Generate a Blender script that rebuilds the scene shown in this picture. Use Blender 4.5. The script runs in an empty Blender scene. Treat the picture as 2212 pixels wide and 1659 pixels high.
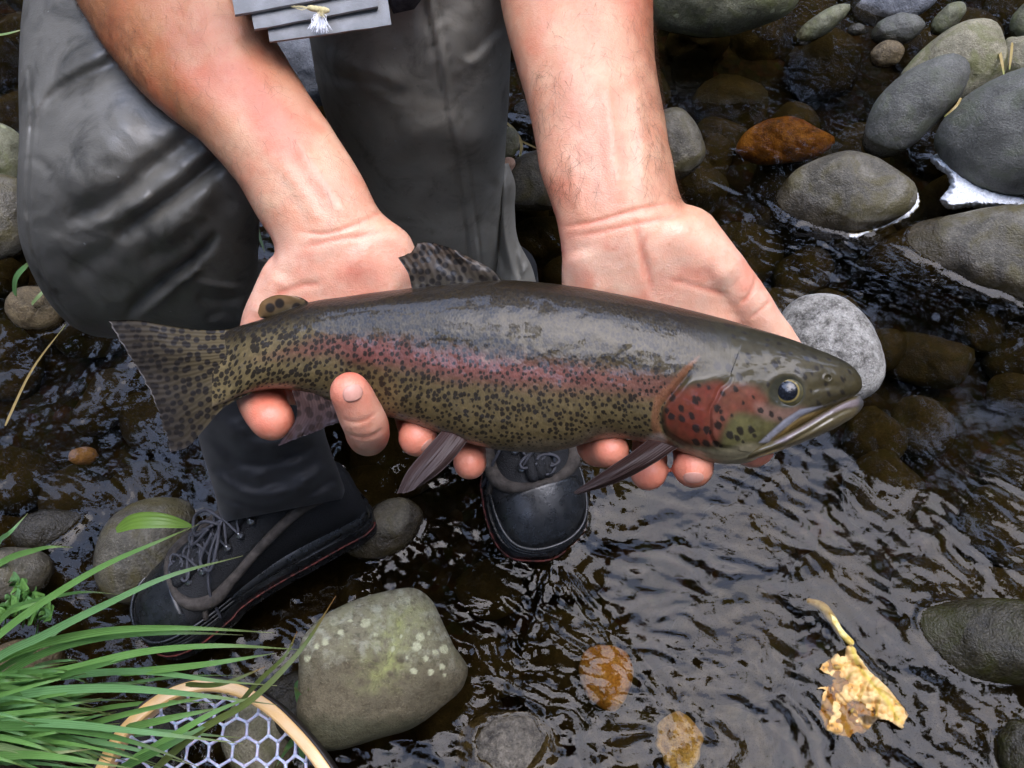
import bpy, bmesh, math, random
import numpy as np
from mathutils import Vector, Matrix, kdtree

scene = bpy.context.scene
rnd = random.Random(11)
rng = np.random.default_rng(7)

# ------------------------------------------------------------------ camera, world, sun, exposure
CAM_H, PITCH = 0.92, math.radians(58.0)
FOC, CX, CY = 1877.0, 1106.0, 829.5            # lens measured on a 2212 x 1659 copy of the frame
cam = bpy.data.cameras.new('camera')
cam.sensor_width = 36.0
cam.lens = FOC / 2212.0 * 36.0
cam.clip_start, cam.clip_end = 0.01, 400.0
cam_o = bpy.data.objects.new('camera', cam)
scene.collection.objects.link(cam_o)
cam_o.location = (0, 0, CAM_H)
cam_o.rotation_euler = (math.pi / 2 - PITCH, 0, 0)
scene.camera = cam_o

SUN_DIR = Vector((0.20, 0.02, 0.98)).normalized()
sun_el = math.asin(SUN_DIR.z)
sun_rot = math.atan2(SUN_DIR.x, SUN_DIR.y)
world = bpy.data.worlds.new('World')
scene.world = world
world.use_nodes = True
wn = world.node_tree
sky = wn.nodes.new('ShaderNodeTexSky')
sky.sky_type = 'NISHITA'
sky.sun_disc = False
sky.sun_elevation = sun_el
sky.sun_rotation = sun_rot
sky.dust_density = 6.0
sky.air_density = 1.0
# high broken cloud over the clear sky, the same in every direction
cn = wn.nodes.new('ShaderNodeTexNoise')
cn.inputs['Scale'].default_value = 2.6
cn.inputs['Detail'].default_value = 4
tc = wn.nodes.new('ShaderNodeTexCoord')
wn.links.new(tc.outputs['Generated'], cn.inputs['Vector'])
cr = wn.nodes.new('ShaderNodeValToRGB')
cr.color_ramp.elements[0].position, cr.color_ramp.elements[1].position = 0.35, 0.65
cr.color_ramp.elements[0].color = (0.55, 0.55, 0.55, 1)
cr.color_ramp.elements[1].color = (0.9, 0.9, 0.9, 1)
wn.links.new(cn.outputs['Fac'], cr.inputs[0])
cm = wn.nodes.new('ShaderNodeMix')
cm.data_type = 'RGBA'
wn.links.new(cr.outputs[0], cm.inputs[0])
wn.links.new(sky.outputs[0], cm.inputs[6])
cm.inputs[7].default_value = (7.5, 9.5, 15.0, 1)
bgn = wn.nodes['Background']
bgn.inputs['Strength'].default_value = 0.15
wn.links.new(cm.outputs[2], bgn.inputs[0])
sl = bpy.data.lights.new('sun', 'SUN')
sl.energy = 0.7
sl.angle = math.radians(50)
sl.color = (1.0, 0.87, 0.72)
sun_o = bpy.data.objects.new('sun', sl)
scene.collection.objects.link(sun_o)
sun_o.rotation_euler = SUN_DIR.to_track_quat('Z', 'Y').to_euler()

scene.view_settings.view_transform = 'Standard'
scene.view_settings.look = 'None'
scene.view_settings.gamma = 1.0
scene.view_settings.use_curve_mapping = False
scene.view_settings.exposure = 1.75
scene.render.engine = 'CYCLES'
cy = scene.cycles
cy.use_denoising = True
cy.max_bounces = 8
cy.transparent_max_bounces = 12
cy.caustics_reflective = False
cy.caustics_refractive = False
cy.sample_clamp_indirect = 6.0

# ------------------------------------------------------------------ placing helpers (points along sight lines, in metres)
FW = np.array([0, math.cos(PITCH), -math.sin(PITCH)])
UP = np.array([0, math.sin(PITCH), math.cos(PITCH)])
RT = np.array([1.0, 0, 0])
C0 = np.array([0, 0, CAM_H])


def P(px, py, d):
    px, py, d = np.broadcast_arrays(np.asarray(px, float), np.asarray(py, float), np.asarray(d, float))
    ray = FW + ((px - CX) / FOC)[..., None] * RT - ((py - CY) / FOC)[..., None] * UP
    return C0 + d[..., None] * ray


def W(px, py, z=0.0):
    px, py, z = np.broadcast_arrays(np.asarray(px, float), np.asarray(py, float), np.asarray(z, float))
    ray = FW + ((px - CX) / FOC)[..., None] * RT - ((py - CY) / FOC)[..., None] * UP
    return C0 + ((z - CAM_H) / ray[..., 2])[..., None] * ray


def proj(p):
    q = np.asarray(p, float) - C0
    d = q @ FW
    return CX + FOC * (q @ RT) / d, CY - FOC * (q @ UP) / d, d


def unit(v):
    v = np.asarray(v, float)
    return v / (np.linalg.norm(v, axis=-1, keepdims=True) + 1e-12)


def spline(pts, n, closed=False):
    """Catmull-Rom through rows of numbers, evenly spaced by chord."""
    p = np.asarray(pts, float)
    if closed:
        p = np.vstack([p, p[:1]])
    seg = np.linalg.norm(np.diff(p[:, :min(3, p.shape[1])], axis=0), axis=1) + 1e-9
    t = np.concatenate([[0], np.cumsum(seg)])
    x = np.linspace(0, t[-1], n, endpoint=not closed)
    m = np.zeros_like(p)
    h = np.diff(t)[:, None]
    dl = np.diff(p, axis=0) / h
    if len(p) > 2:
        m[1:-1] = (dl[:-1] * h[1:] + dl[1:] * h[:-1]) / (h[1:] + h[:-1])
    if closed:
        m[0] = m[-1] = (dl[-1] * h[0] + dl[0] * h[-1]) / (h[0] + h[-1])
    else:
        m[0], m[-1] = dl[0], dl[-1]
    k = np.clip(np.searchsorted(t, x, side='right') - 1, 0, len(p) - 2)
    hh = h[k]
    u = ((x - t[k])[:, None]) / hh
    return ((2 * u**3 - 3 * u**2 + 1) * p[k] + (u**3 - 2 * u**2 + u) * hh * m[k]
            + (-2 * u**3 + 3 * u**2) * p[k + 1] + (u**3 - u**2) * hh * m[k + 1])


def _h(ix, iy, iz, seed):
    n = (ix * 374761393 + iy * 668265263 + iz * 2147483647 + seed * 1274126177) & 0xFFFFFFFF
    n = ((n ^ (n >> 13)) * 1274126177) & 0xFFFFFFFF
    n = ((n ^ (n >> 16)) * 2246822519) & 0xFFFFFFFF
    n = n ^ (n >> 13)
    return (n & 0xFFFF) / 32767.5 - 1.0


def noise(p, seed=0):
    p = np.asarray(p, float)
    if p.shape[-1] == 2:
        p = np.concatenate([p, np.zeros(p.shape[:-1] + (1,))], -1)
    i = np.floor(p).astype(np.int64)
    f = p - i
    f = f * f * f * (f * (f * 6 - 15) + 10)
    r = 0
    for a in (0, 1):
        for b in (0, 1):
            for c in (0, 1):
                w = (f[..., 0] if a else 1 - f[..., 0]) * (f[..., 1] if b else 1 - f[..., 1]) * (f[..., 2] if c else 1 - f[..., 2])
                r = r + w * _h(i[..., 0] + a, i[..., 1] + b, i[..., 2] + c, seed)
    return r


def fbm(p, seed=0, oct=4, gain=0.5):
    p = np.asarray(p, float)
    a, r, s = 1.0, 0, 0
    for k in range(oct):
        r = r + a * noise(p * (2.03 ** k), seed + k * 17)
        s += a
        a *= gain
    return r / s


def sstep(a, b, x):
    t = np.clip((x - a) / (b - a), 0, 1)
    return t * t * (3 - 2 * t)


def seg_dist(px, py, line):
    """distance to a polyline, with the side (positive = right of travel in picture axes) and place along it"""
    line = np.asarray(line, float)
    best = np.full(px.shape, 1e9)
    side = np.zeros(px.shape)
    along = np.zeros(px.shape)
    L = np.concatenate([[0], np.cumsum(np.linalg.norm(np.diff(line, axis=0), axis=1))])
    for k in range(len(line) - 1):
        a, b = line[k], line[k + 1]
        ab = b - a
        n2 = ab @ ab + 1e-9
        t = np.clip(((px - a[0]) * ab[0] + (py - a[1]) * ab[1]) / n2, 0, 1)
        dx, dy = px - a[0] - t * ab[0], py - a[1] - t * ab[1]
        dd = np.hypot(dx, dy)
        m = dd < best
        best = np.where(m, dd, best)
        side = np.where(m, np.sign(ab[0] * dy - ab[1] * dx), side)
        along = np.where(m, (L[k] + t * (L[k + 1] - L[k])) / L[-1], along)
    return best, side, along


def ridge(px, py, line, width):
    """bell-shaped profile along a line that fades to nothing at both ends"""
    l = spline(line, 24)
    d, s, a = seg_dist(px, py, l)
    return np.exp(-(d / width) ** 2) * np.clip(np.minimum(a, 1 - a) * 6, 0.0, 1)


def poly_in(px, py, poly):
    poly = np.asarray(poly, float)
    c = np.zeros(px.shape, bool)
    j = len(poly) - 1
    for i in range(len(poly)):
        xi, yi = poly[i]
        xj, yj = poly[j]
        c ^= ((yi > py) != (yj > py)) & (px < (xj - xi) * (py - yi) / (yj - yi + 1e-9) + xi)
        j = i
    return c


def area_mask(px, py, poly, soft, smooth=True):
    if smooth:
        poly = spline(poly, 60, closed=True)
    d, _, _ = seg_dist(px, py, np.vstack([poly, poly[:1]]))
    d = np.where(poly_in(px, py, poly), d, -d)
    return sstep(-soft, soft, d)


# ------------------------------------------------------------------ object helpers
def link(o, parent=None):
    scene.collection.objects.link(o)
    if parent is not None:
        o.parent = parent
    return o


ORIGIN = {}


def mesh(name, V, Fs, mat=None, parent=None, smooth=True, attrs=None, cols=None, at=None, sharp=None):
    """one mesh object from world points; a top-level one gets its origin at 'at'"""
    V = np.asarray(V, float).reshape(-1, 3)
    base = ORIGIN.get(parent.name, (0, 0, 0)) if parent is not None else (at if at is not None else (0, 0, 0))
    V = V - np.asarray(base, float)
    me = bpy.data.meshes.new(name)
    if isinstance(Fs, np.ndarray):
        n, k = Fs.shape
        me.vertices.add(len(V))
        me.vertices.foreach_set('co', V.astype(np.float32).ravel())
        me.loops.add(n * k)
        me.loops.foreach_set('vertex_index', Fs.astype(np.int32).ravel())
        me.polygons.add(n)
        me.polygons.foreach_set('loop_start', (np.arange(n) * k).astype(np.int32))
        me.update(calc_edges=True)
        me.validate()
    else:
        me.from_pydata([tuple(v) for v in V], [], [tuple(f) for f in Fs])
        me.update()
    if smooth:
        me.polygons.foreach_set('use_smooth', np.ones(len(me.polygons), bool))
    if sharp:
        me.set_sharp_from_angle(angle=math.radians(sharp))
    if cols is not None:
        a = me.color_attributes.new('Col', 'FLOAT_COLOR', 'POINT')
        c = np.ones((len(V), 4), np.float32)
        c[:, :3] = cols
        a.data.foreach_set('color', c.ravel())
    for k, v in (attrs or {}).items():
        v = np.asarray(v, np.float32)
        if v.ndim == 1:
            me.attributes.new(k, 'FLOAT', 'POINT').data.foreach_set('value', v)
        else:
            me.attributes.new(k, 'FLOAT_VECTOR', 'POINT').data.foreach_set('vector', v.ravel())
    if mat:
        me.materials.append(mat)
    o = bpy.data.objects.new(name, me)
    ORIGIN[o.name] = tuple(base)
    if parent is None:
        o.location = tuple(base)
    return link(o, parent)


def tag(o, label=None, cat=None, group=None, kind=None):
    if label:
        o['label'] = label
    if cat:
        o['category'] = cat
    if group:
        o['group'] = group
    if kind:
        o['kind'] = kind
    return o


def empty(name, at, label=None, cat=None, group=None):
    o = bpy.data.objects.new(name, None)
    o.empty_display_size = 0.02
    at = tuple(float(v) for v in at)
    o.location = at
    ORIGIN[o.name] = at
    link(o)
    return tag(o, label, cat, group)


def grid_faces(nu, nv, wrap_v=False, off=0, flip=False):
    i = np.arange(nu - 1)[:, None]
    j = np.arange(nv if wrap_v else nv - 1)[None, :]
    j2 = (j + 1) % nv
    a, b, c, d = i * nv + j, (i + 1) * nv + j, (i + 1) * nv + j2, i * nv + j2
    f = np.stack([a, b, c, d], -1).reshape(-1, 4) + off
    return f[:, ::-1].copy() if flip else f


def loft_rows(rows, n_len, n_around, caps=True, p=2.0, round_ends=(0, 0)):
    """rows: Lx,Ly,Rx,Ry,depth,half thickness -> tube; returns V (n_len,n_around,3) and faces"""
    r = spline(rows, n_len)
    Lp, Rp = P(r[:, 0], r[:, 1], r[:, 4]), P(r[:, 2], r[:, 3], r[:, 4])
    c = (Lp + Rp) / 2
    A = (Rp - Lp) / 2
    vd = unit(c - C0)
    ax = unit(np.gradient(c, axis=0))
    B = vd * r[:, 5:6]
    th = np.linspace(0, 2 * np.pi, n_around, endpoint=False)
    cs, sn = np.cos(th), np.sin(th)
    cs, sn = np.sign(cs) * np.abs(cs) ** (2 / p), np.sign(sn) * np.abs(sn) ** (2 / p)
    V = c[:, None] + A[:, None] * cs[None, :, None] - B[:, None] * sn[None, :, None]
    return V, c, r


def tube_close(V, ends=True):
    """rings (n,m,3) -> closed vertex list and faces"""
    n, m, _ = V.shape
    f = [tuple(q) for q in grid_faces(n, m, True)]
    vv = V.reshape(-1, 3)
    if ends:
        vv = np.vstack([vv, V[0].mean(0), V[-1].mean(0)])
        a, b = n * m, n * m + 1
        for j in range(m):
            f.append((a, j, (j + 1) % m))
            f.append((b, (n - 1) * m + (j + 1) % m, (n - 1) * m + j))
    return vv, f


def frames(c):
    t = unit(np.gradient(c, axis=0))
    n = np.zeros_like(c)
    ref = np.array([0, 0, 1.0]) if abs(t[0, 2]) < 0.9 else np.array([1.0, 0, 0])
    n[0] = unit(ref - t[0] * (ref @ t[0]))
    for i in range(1, len(c)):
        v = n[i - 1] - t[i] * (n[i - 1] @ t[i])
        n[i] = unit(v)
    return t, n, np.cross(t, n)


def tube(pts, rad, n_len=24, n_around=8, round_end=(False, False)):
    """round tube along points with radii"""
    q = np.column_stack([np.asarray(pts, float), np.broadcast_to(rad, (len(pts),))])
    s = spline(q, n_len) if len(pts) > 2 or n_len > 2 else q
    c, r = s[:, :3], s[:, 3]
    if round_end[1]:
        t = unit(c[-1] - c[-2])
        k = np.array([0.35, 0.62, 0.82, 0.94, 0.99])
        c = np.vstack([c, c[-1] + t * (r[-1] * k)[:, None]])
        r = np.concatenate([r, r[-1] * np.sqrt(1 - k**2)])
    if round_end[0]:
        t = unit(c[0] - c[1])
        k = np.array([0.99, 0.94, 0.82, 0.62, 0.35])
        c = np.vstack([c[0] + t * (r[0] * k)[:, None], c])
        r = np.concatenate([r[0] * np.sqrt(1 - k**2), r])
    t, n, b = frames(c)
    th = np.linspace(0, 2 * np.pi, n_around, endpoint=False)
    V = c[:, None] + r[:, None, None] * (n[:, None] * np.cos(th)[None, :, None] + b[:, None] * np.sin(th)[None, :, None])
    return tube_close(V)


class Bag:
    """collects shapes that make one mesh"""
    def __init__(self):
        self.V, self.F, self.n = [], [], 0

    def add(self, V, F):
        V = np.asarray(V, float).reshape(-1, 3)
        self.V.append(V)
        self.F += [tuple(int(i) + self.n for i in f) for f in F]
        self.n += len(V)

    def build(self, name, mat=None, parent=None, smooth=True, **k):
        return mesh(name, np.vstack(self.V), self.F, mat, parent, smooth, **k)


def remesh(V, F, voxel, smooth_it=4):
    me = bpy.data.meshes.new('tmp')
    me.from_pydata([tuple(v) for v in V], [], [tuple(f) for f in F])
    o = bpy.data.objects.new('tmp', me)
    scene.collection.objects.link(o)
    m = o.modifiers.new('r', 'REMESH')
    m.mode = 'VOXEL'
    m.voxel_size = voxel
    if smooth_it:
        s = o.modifiers.new('s', 'SMOOTH')
        s.iterations = smooth_it
        s.factor = 0.5
    dg = bpy.context.evaluated_depsgraph_get()
    e = o.evaluated_get(dg)
    m2 = e.to_mesh()
    co = np.zeros(len(m2.vertices) * 3, np.float32)
    m2.vertices.foreach_get('co', co)
    no = np.zeros(len(m2.vertices) * 3, np.float32)
    m2.vertices.foreach_get('normal', no)
    fs = [tuple(p.vertices) for p in m2.polygons]
    e.to_mesh_clear()
    bpy.data.objects.remove(o)
    return co.reshape(-1, 3).astype(float), fs, no.reshape(-1, 3).astype(float)


# ------------------------------------------------------------------ material helpers
class NT:
    def __init__(self, name):
        self.m = bpy.data.materials.new(name)
        self.m.use_nodes = True
        self.t = self.m.node_tree
        self.b = self.t.nodes['Principled BSDF']

    def n(self, kind, **kw):
        nd = self.t.nodes.new('ShaderNode' + kind)
        for k, v in kw.items():
            setattr(nd, k, v)
        return nd

    def l(self, a, b):
        self.t.links.new(a, b)

    def set(self, nd, **kw):
        for k, v in kw.items():
            nd.inputs[k.replace('_', ' ')].default_value = v

    def noise(self, scale, detail=4, rough=0.55, vec=None, dist=0.0):
        nd = self.n('TexNoise')
        nd.inputs['Scale'].default_value = scale
        nd.inputs['Detail'].default_value = detail
        nd.inputs['Roughness'].default_value = rough
        nd.inputs['Distortion'].default_value = dist
        if vec is not None:
            self.l(vec, nd.inputs['Vector'])
        return nd.outputs['Fac']

    def vor(self, scale, vec=None, feature='F1'):
        nd = self.n('TexVoronoi', feature=feature)
        nd.inputs['Scale'].default_value = scale
        if vec is not None:
            self.l(vec, nd.inputs['Vector'])
        return nd

    def ramp(self, fac, *stops):
        r = self.n('ValToRGB')
        el = r.color_ramp.elements
        while len(el) < len(stops):
            el.new(0.5)
        for e, (p, c) in zip(el, stops):
            e.position = p
            e.color = (c, c, c, 1) if isinstance(c, (int, float)) else tuple(c) + (1,)
        self.l(fac, r.inputs[0])
        return r.outputs[0]

    def mix(self, fac, a, b, mode='MIX'):
        m = self.n('Mix', data_type='RGBA', blend_type=mode)
        for sock, v in ((m.inputs[0], fac), (m.inputs[6], a), (m.inputs[7], b)):
            if isinstance(v, (int, float)):
                sock.default_value = v
            elif isinstance(v, (tuple, list)):
                sock.default_value = tuple(v) + (1,)
            else:
                self.l(v, sock)
        return m.outputs[2]

    def math(self, op, a, b=0.0, clamp=False):
        m = self.n('Math', operation=op, use_clamp=clamp)
        for s, v in zip(m.inputs, (a, b)):
            if isinstance(v, (int, float)):
                s.default_value = v
            else:
                self.l(v, s)
        return m.outputs[0]

    def bump(self, height, strength, dist, normal=None):
        b = self.n('Bump')
        b.inputs['Strength'].default_value = strength
        b.inputs['Distance'].default_value = dist
        self.l(height, b.inputs['Height'])
        if normal is not None:
            self.l(normal, b.inputs['Normal'])
        return b.outputs[0]

    def attr(self, name, out='Color', kind='GEOMETRY'):
        a = self.n('Attribute', attribute_name=name, attribute_type=kind)
        return a.outputs[out]

    def pos(self):
        return self.n('NewGeometry').outputs['Position']

    def obj(self):
        return self.n('TexCoord').outputs['Object']

    def out(self, color=None, rough=0.5, spec=0.5, normal=None, **kw):
        b = self.b
        if color is not None:
            if isinstance(color, (tuple, list)):
                b.inputs['Base Color'].default_value = tuple(color) + (1,)
            else:
                self.l(color, b.inputs['Base Color'])
        if isinstance(rough, (int, float)):
            b.inputs['Roughness'].default_value = rough
        else:
            self.l(rough, b.inputs['Roughness'])
        b.inputs['Specular IOR Level'].default_value = spec
        if normal is not None:
            self.l(normal, b.inputs['Normal'])
        for k, v in kw.items():
            s = b.inputs[k.replace('_', ' ')]
            if hasattr(v, 'links'):
                self.l(v, s)
            else:
                s.default_value = v
        return self.m

# ------------------------------------------------------------------ setting materials
def stone_mat(name, base, dark, light, lichen=None, moss=None, rough=0.62, wet=0.012, speck=0.5, bumpy=0.85, under=False):
    m = NT(name)
    p = m.obj()
    n1 = m.noise(14, 5, 0.6, p, 0.4)
    n2 = m.noise(90, 5, 0.7, p)
    n3 = m.noise(420, 3, 0.6, p)
    c = m.ramp(n1, (0.33, dark), (0.5, base), (0.7, light))
    c = m.mix(m.ramp(n2, (0.42, 0.0), (0.66, 0.55 * speck)), c, light)
    c = m.mix(m.ramp(n2, (0.3, 0.7 * speck), (0.45, 0.0)), c, dark)
    c = m.mix(m.ramp(n3, (0.35, 0.45), (0.5, 0.0)), c, tuple(v * 0.45 for v in dark))
    c = m.mix(m.ramp(n3, (0.6, 0.0), (0.72, 0.4)), c, tuple(min(1, v * 1.5) for v in light))
    if moss:
        mm = m.ramp(m.noise(22, 6, 0.65, p, 0.8), (0.47, 0.0), (0.6, 0.85))
        c = m.mix(mm, c, moss)
    if lichen:
        v = m.vor(62, p)
        d = m.math('ADD', v.outputs['Distance'], m.math('MULTIPLY', m.math('SUBTRACT', n3, 0.5), 0.25))
        rs = m.n('SeparateColor')
        m.l(v.outputs['Color'], rs.inputs[0])
        keep = m.math('GREATER_THAN', rs.outputs[0], 0.5)
        disc = m.ramp(d, (0.24, 1.0), (0.33, 0.0))
        patch = m.ramp(m.noise(16, 3, 0.5, p), (0.40, 0.0), (0.52, 1.0))
        c = m.mix(m.math('MULTIPLY', m.math('MULTIPLY', disc, keep), m.math('MULTIPLY', patch, 0.85)), c, lichen)
    g = m.n('NewGeometry')
    sx = m.n('SeparateXYZ')
    m.l(g.outputs['Position'], sx.inputs[0])
    z = m.math('ADD', sx.outputs[2], m.math('MULTIPLY', m.math('SUBTRACT', n1, 0.5), 0.03))
    wt = m.n('MapRange', interpolation_type='SMOOTHSTEP')
    m.l(z, wt.inputs[0])
    for i, v in ((1, wet - 0.004), (2, wet + 0.004), (3, 1.0), (4, 0.0)):
        wt.inputs[i].default_value = v
    c = m.mix(m.math('MULTIPLY', wt.outputs[0], 0.85), c, m.mix(1.0, c, (0.34, 0.29, 0.22), 'MULTIPLY'))
    ro = m.math('SUBTRACT', rough, m.math('MULTIPLY', wt.outputs[0], rough - 0.22))
    h = m.math('ADD', m.math('MULTIPLY', n2, 1.0), m.math('MULTIPLY', n3, 0.45))
    return m.out(c, ro, 0.35, m.bump(h, bumpy, 0.004))


ST = {
    'olive': stone_mat('olive_stone', (0.135, 0.132, 0.078), (0.06, 0.058, 0.034), (0.28, 0.27, 0.175), moss=(0.12, 0.125, 0.045), lichen=(0.28, 0.29, 0.17)),
    'grey': stone_mat('grey_stone', (0.112, 0.109, 0.092), (0.066, 0.064, 0.053), (0.19, 0.183, 0.155), moss=(0.10, 0.105, 0.07), speck=0.35, wet=0.026),
    'bluegrey': stone_mat('bluish_grey_stone', (0.15, 0.155, 0.165), (0.08, 0.082, 0.088), (0.27, 0.27, 0.27), speck=0.4),
    'tan': stone_mat('tan_stone', (0.25, 0.22, 0.14), (0.11, 0.097, 0.06), (0.40, 0.36, 0.24), moss=(0.14, 0.14, 0.05)),
    'brown': stone_mat('brown_stone', (0.105, 0.075, 0.038), (0.045, 0.034, 0.02), (0.24, 0.18, 0.09), speck=0.8),
    'mottled': stone_mat('white_mottled_stone', (0.20, 0.186, 0.158), (0.05, 0.045, 0.038), (0.50, 0.475, 0.42), speck=1.2),
    'lichen': stone_mat('lichened_stone', (0.20, 0.175, 0.105), (0.11, 0.094, 0.058), (0.40, 0.375, 0.25), lichen=(0.62, 0.60, 0.36), moss=(0.29, 0.285, 0.125), wet=0.004, speck=0.45),
    'dark': stone_mat('dark_wet_stone', (0.05, 0.046, 0.032), (0.022, 0.02, 0.014), (0.1, 0.095, 0.07), rough=0.4, wet=0.05),
    'wetgrey': stone_mat('wet_grey_stone', (0.098, 0.086, 0.062), (0.038, 0.033, 0.023), (0.23, 0.205, 0.15), moss=(0.085, 0.07, 0.025), rough=0.36, wet=0.024),
    'amber': stone_mat('amber_stone', (0.75, 0.36, 0.09), (0.25, 0.085, 0.02), (1.0, 0.72, 0.36), wet=-0.5, rough=0.35, speck=0.8),
    'redamber': stone_mat('red_amber_stone', (0.22, 0.075, 0.018), (0.06, 0.022, 0.008), (0.62, 0.30, 0.09), wet=-0.5, rough=0.3, speck=0.9),
    'mossy': stone_mat('mossy_wet_stone', (0.065, 0.06, 0.034), (0.026, 0.024, 0.013), (0.17, 0.16, 0.11), moss=(0.065, 0.07, 0.018), rough=0.35, wet=0.05),
    'paleamber': stone_mat('pale_yellow_stone', (0.9, 0.62, 0.26), (0.4, 0.2, 0.05), (1.0, 0.9, 0.66), wet=-0.5, rough=0.35, speck=0.8),
    'bed': stone_mat('submerged_cobble', (0.038, 0.029, 0.014), (0.013, 0.010, 0.005), (0.095, 0.072, 0.034), moss=(0.032, 0.031, 0.010), wet=-0.5, rough=0.7),
    'pink': stone_mat('pinkish_pebble', (0.5, 0.3, 0.2), (0.35, 0.2, 0.13), (0.65, 0.45, 0.33), wet=-0.5, speck=0.2),
}

# ------------------------------------------------------------------ stones
WATERLINE = []          # points where things cut the water


def note_waterline(V, F, nmax=400):
    V = np.asarray(V)
    F = np.asarray([f[:4] for f in F if len(f) >= 4])
    for a, b in ((0, 1), (1, 2)):
        p, q = V[F[:, a]], V[F[:, b]]
        m = (p[:, 2] > 0) != (q[:, 2] > 0)
        p, q = p[m], q[m]
        if len(p):
            t = (p[:, 2] / (p[:, 2] - q[:, 2]))[:, None]
            WATERLINE.extend((p + t * (q - p)).tolist())


SEEDS = [0]


def stone(name, label, mat, outline, z=0.02, thick=0.62, flat=1.0, lump=0.06, group=None, res=(30, 48), cat='stone', sq=2.0):
    """a cobble whose outline is the given loop of sight lines, with its own real depth"""
    o = np.asarray(outline, float)
    SEEDS[0] += 1
    c2 = np.array([(o[:, 0].min() + o[:, 0].max()) / 2, (o[:, 1].min() + o[:, 1].max()) / 2])
    loop = spline(o, 160, closed=True)
    ang = np.arctan2(-(loop[:, 1] - c2[1]), loop[:, 0] - c2[0])
    rad = np.hypot(loop[:, 1] - c2[1], loop[:, 0] - c2[0])
    k = np.argsort(ang)
    ang, rad = ang[k], rad[k]
    nt, nf = res
    ph = np.linspace(-np.pi, np.pi, nf, endpoint=False)
    r = np.interp(ph, ang, rad, period=2 * np.pi)
    c = W(c2[0], c2[1], z)
    d = (c - C0) @ FW
    v = unit(c - C0)
    up = unit(UP - v * (UP @ v))
    rt = np.cross(v, up)
    ta = np.linspace(0, np.pi, nt)
    rr = np.sin(ta) ** (2 / sq) if sq != 2 else np.sin(ta)
    dep = np.cos(ta)
    dep = np.sign(dep) * np.abs(dep) ** (2 / sq)
    R = r * d / FOC
    Rm = R.mean()
    V = (c + rr[:, None, None] * (R * np.cos(ph))[None, :, None] * rt + rr[:, None, None] * (R * np.sin(ph))[None, :, None] * up
         - (dep * Rm * thick)[:, None, None] * v)
    q = (V - c) / Rm
    V = V - v * (fbm(q * 1.3 + SEEDS[0] * 7.1, SEEDS[0], 3) * lump * Rm * 2.4)[..., None] * (1 - rr ** 6)[:, None, None]
    V = V + unit(V - c) * (fbm(q * 4.0 + SEEDS[0], SEEDS[0] + 50, 3) * lump * Rm * 0.28)[..., None]
    F = [tuple(f) for f in grid_faces(nt, nf, True)]
    vv = V.reshape(-1, 3)
    note_waterline(vv, F)
    ob = mesh(name, vv, F, ST[mat] if isinstance(mat, str) else mat, at=c)
    return tag(ob, label, cat, group)


def ell(cx, cy, a, b, rot=0.0, n=18, wob=0.05, sq=2.0):
    t = np.linspace(0, 2 * np.pi, n, endpoint=False)
    w = 1 + wob * np.array([rnd.uniform(-1, 1) for _ in t])
    cs, sn = np.cos(t), np.sin(t)
    cs, sn = np.sign(cs) * np.abs(cs) ** (2 / sq), np.sign(sn) * np.abs(sn) ** (2 / sq)
    x, y = a * cs * w, b * sn * w
    r = math.radians(rot)
    return np.column_stack([cx + x * math.cos(r) + y * math.sin(r), cy - x * math.sin(r) + y * math.cos(r)])


G_RIVER = 'stones standing in the stream'
stone('boulder', 'large mottled olive boulder at the top beside the bare forearm', 'olive', ell(1555, -35, 178, 106, 2, sq=2.3), 0.07, 0.7, group=G_RIVER)
stone('stone', 'long slim greenish stone lying slanted beside the large olive boulder', 'olive', ell(1772, 55, 68, 23, 29), 0.015, 0.9, group=G_RIVER)
stone('stone', 'flat pale grey stone at the top edge behind the small yellow-capped stone', 'bluegrey', ell(1932, 8, 86, 42, 8), 0.012, 0.5, group=G_RIVER)
stone('stone', 'small round grey stone with a yellowish cap near the top edge', 'grey', ell(1938, 64, 53, 33, 3), 0.02, 0.8, group=G_RIVER)
stone('pebble', 'little grey pebble between the slim greenish stone and the yellow-capped one', 'grey', ell(1850, 64, 18, 13), 0.008, 0.8, group=G_RIVER, cat='pebble', res=(16, 24))
stone('stone', 'small green oval stone tilted upright above the tan slab', 'olive', ell(2048, 40, 42, 23, 40), 0.02, 0.8, group=G_RIVER)
stone('stone', 'greenish stone cut by the right edge at the very top corner', 'olive', ell(2222, 50, 36, 42), 0.02, 0.8, group=G_RIVER)
stone('stone', 'small brown and yellow speckled stone in the brown pool', 'brown', ell(1916, 117, 35, 29, 10), 0.012, 0.8, group=G_RIVER)
stone('stone', 'tan rounded slab behind the leaning grey stone', 'tan', [(1950, 150), (1975, 120), (2025, 80), (2090, 54), (2138, 66), (2157, 110), (2160, 165), (2110, 215), (2000, 215)], 0.035, 0.7, group=G_RIVER)
stone('stone', 'tan stone half out of view at the right edge beside the dry twigs', 'tan', ell(2205, 140, 48, 62, 12), 0.03, 0.7, group=G_RIVER)
stone('stone', 'smooth grey oval stone leaning against the biggest grey boulder', 'grey', [(1870, 303), (1876, 262), (1892, 219), (1934, 173), (1996, 141), (2058, 135), (2080, 157), (2073, 204), (2025, 262), (1974, 310), (1927, 332), (1888, 327)], 0.06, 0.62, lump=0.04, group=G_RIVER, res=(36, 60))
stone('boulder', 'biggest smooth grey boulder at the right edge above the white foam', 'grey', [(2036, 281), (2047, 250), (2080, 211), (2135, 175), (2212, 153), (2310, 158), (2380, 280), (2310, 400), (2212, 419), (2120, 396), (2062, 339)], 0.085, 0.62, lump=0.05, group=G_RIVER, res=(44, 72))
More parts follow.
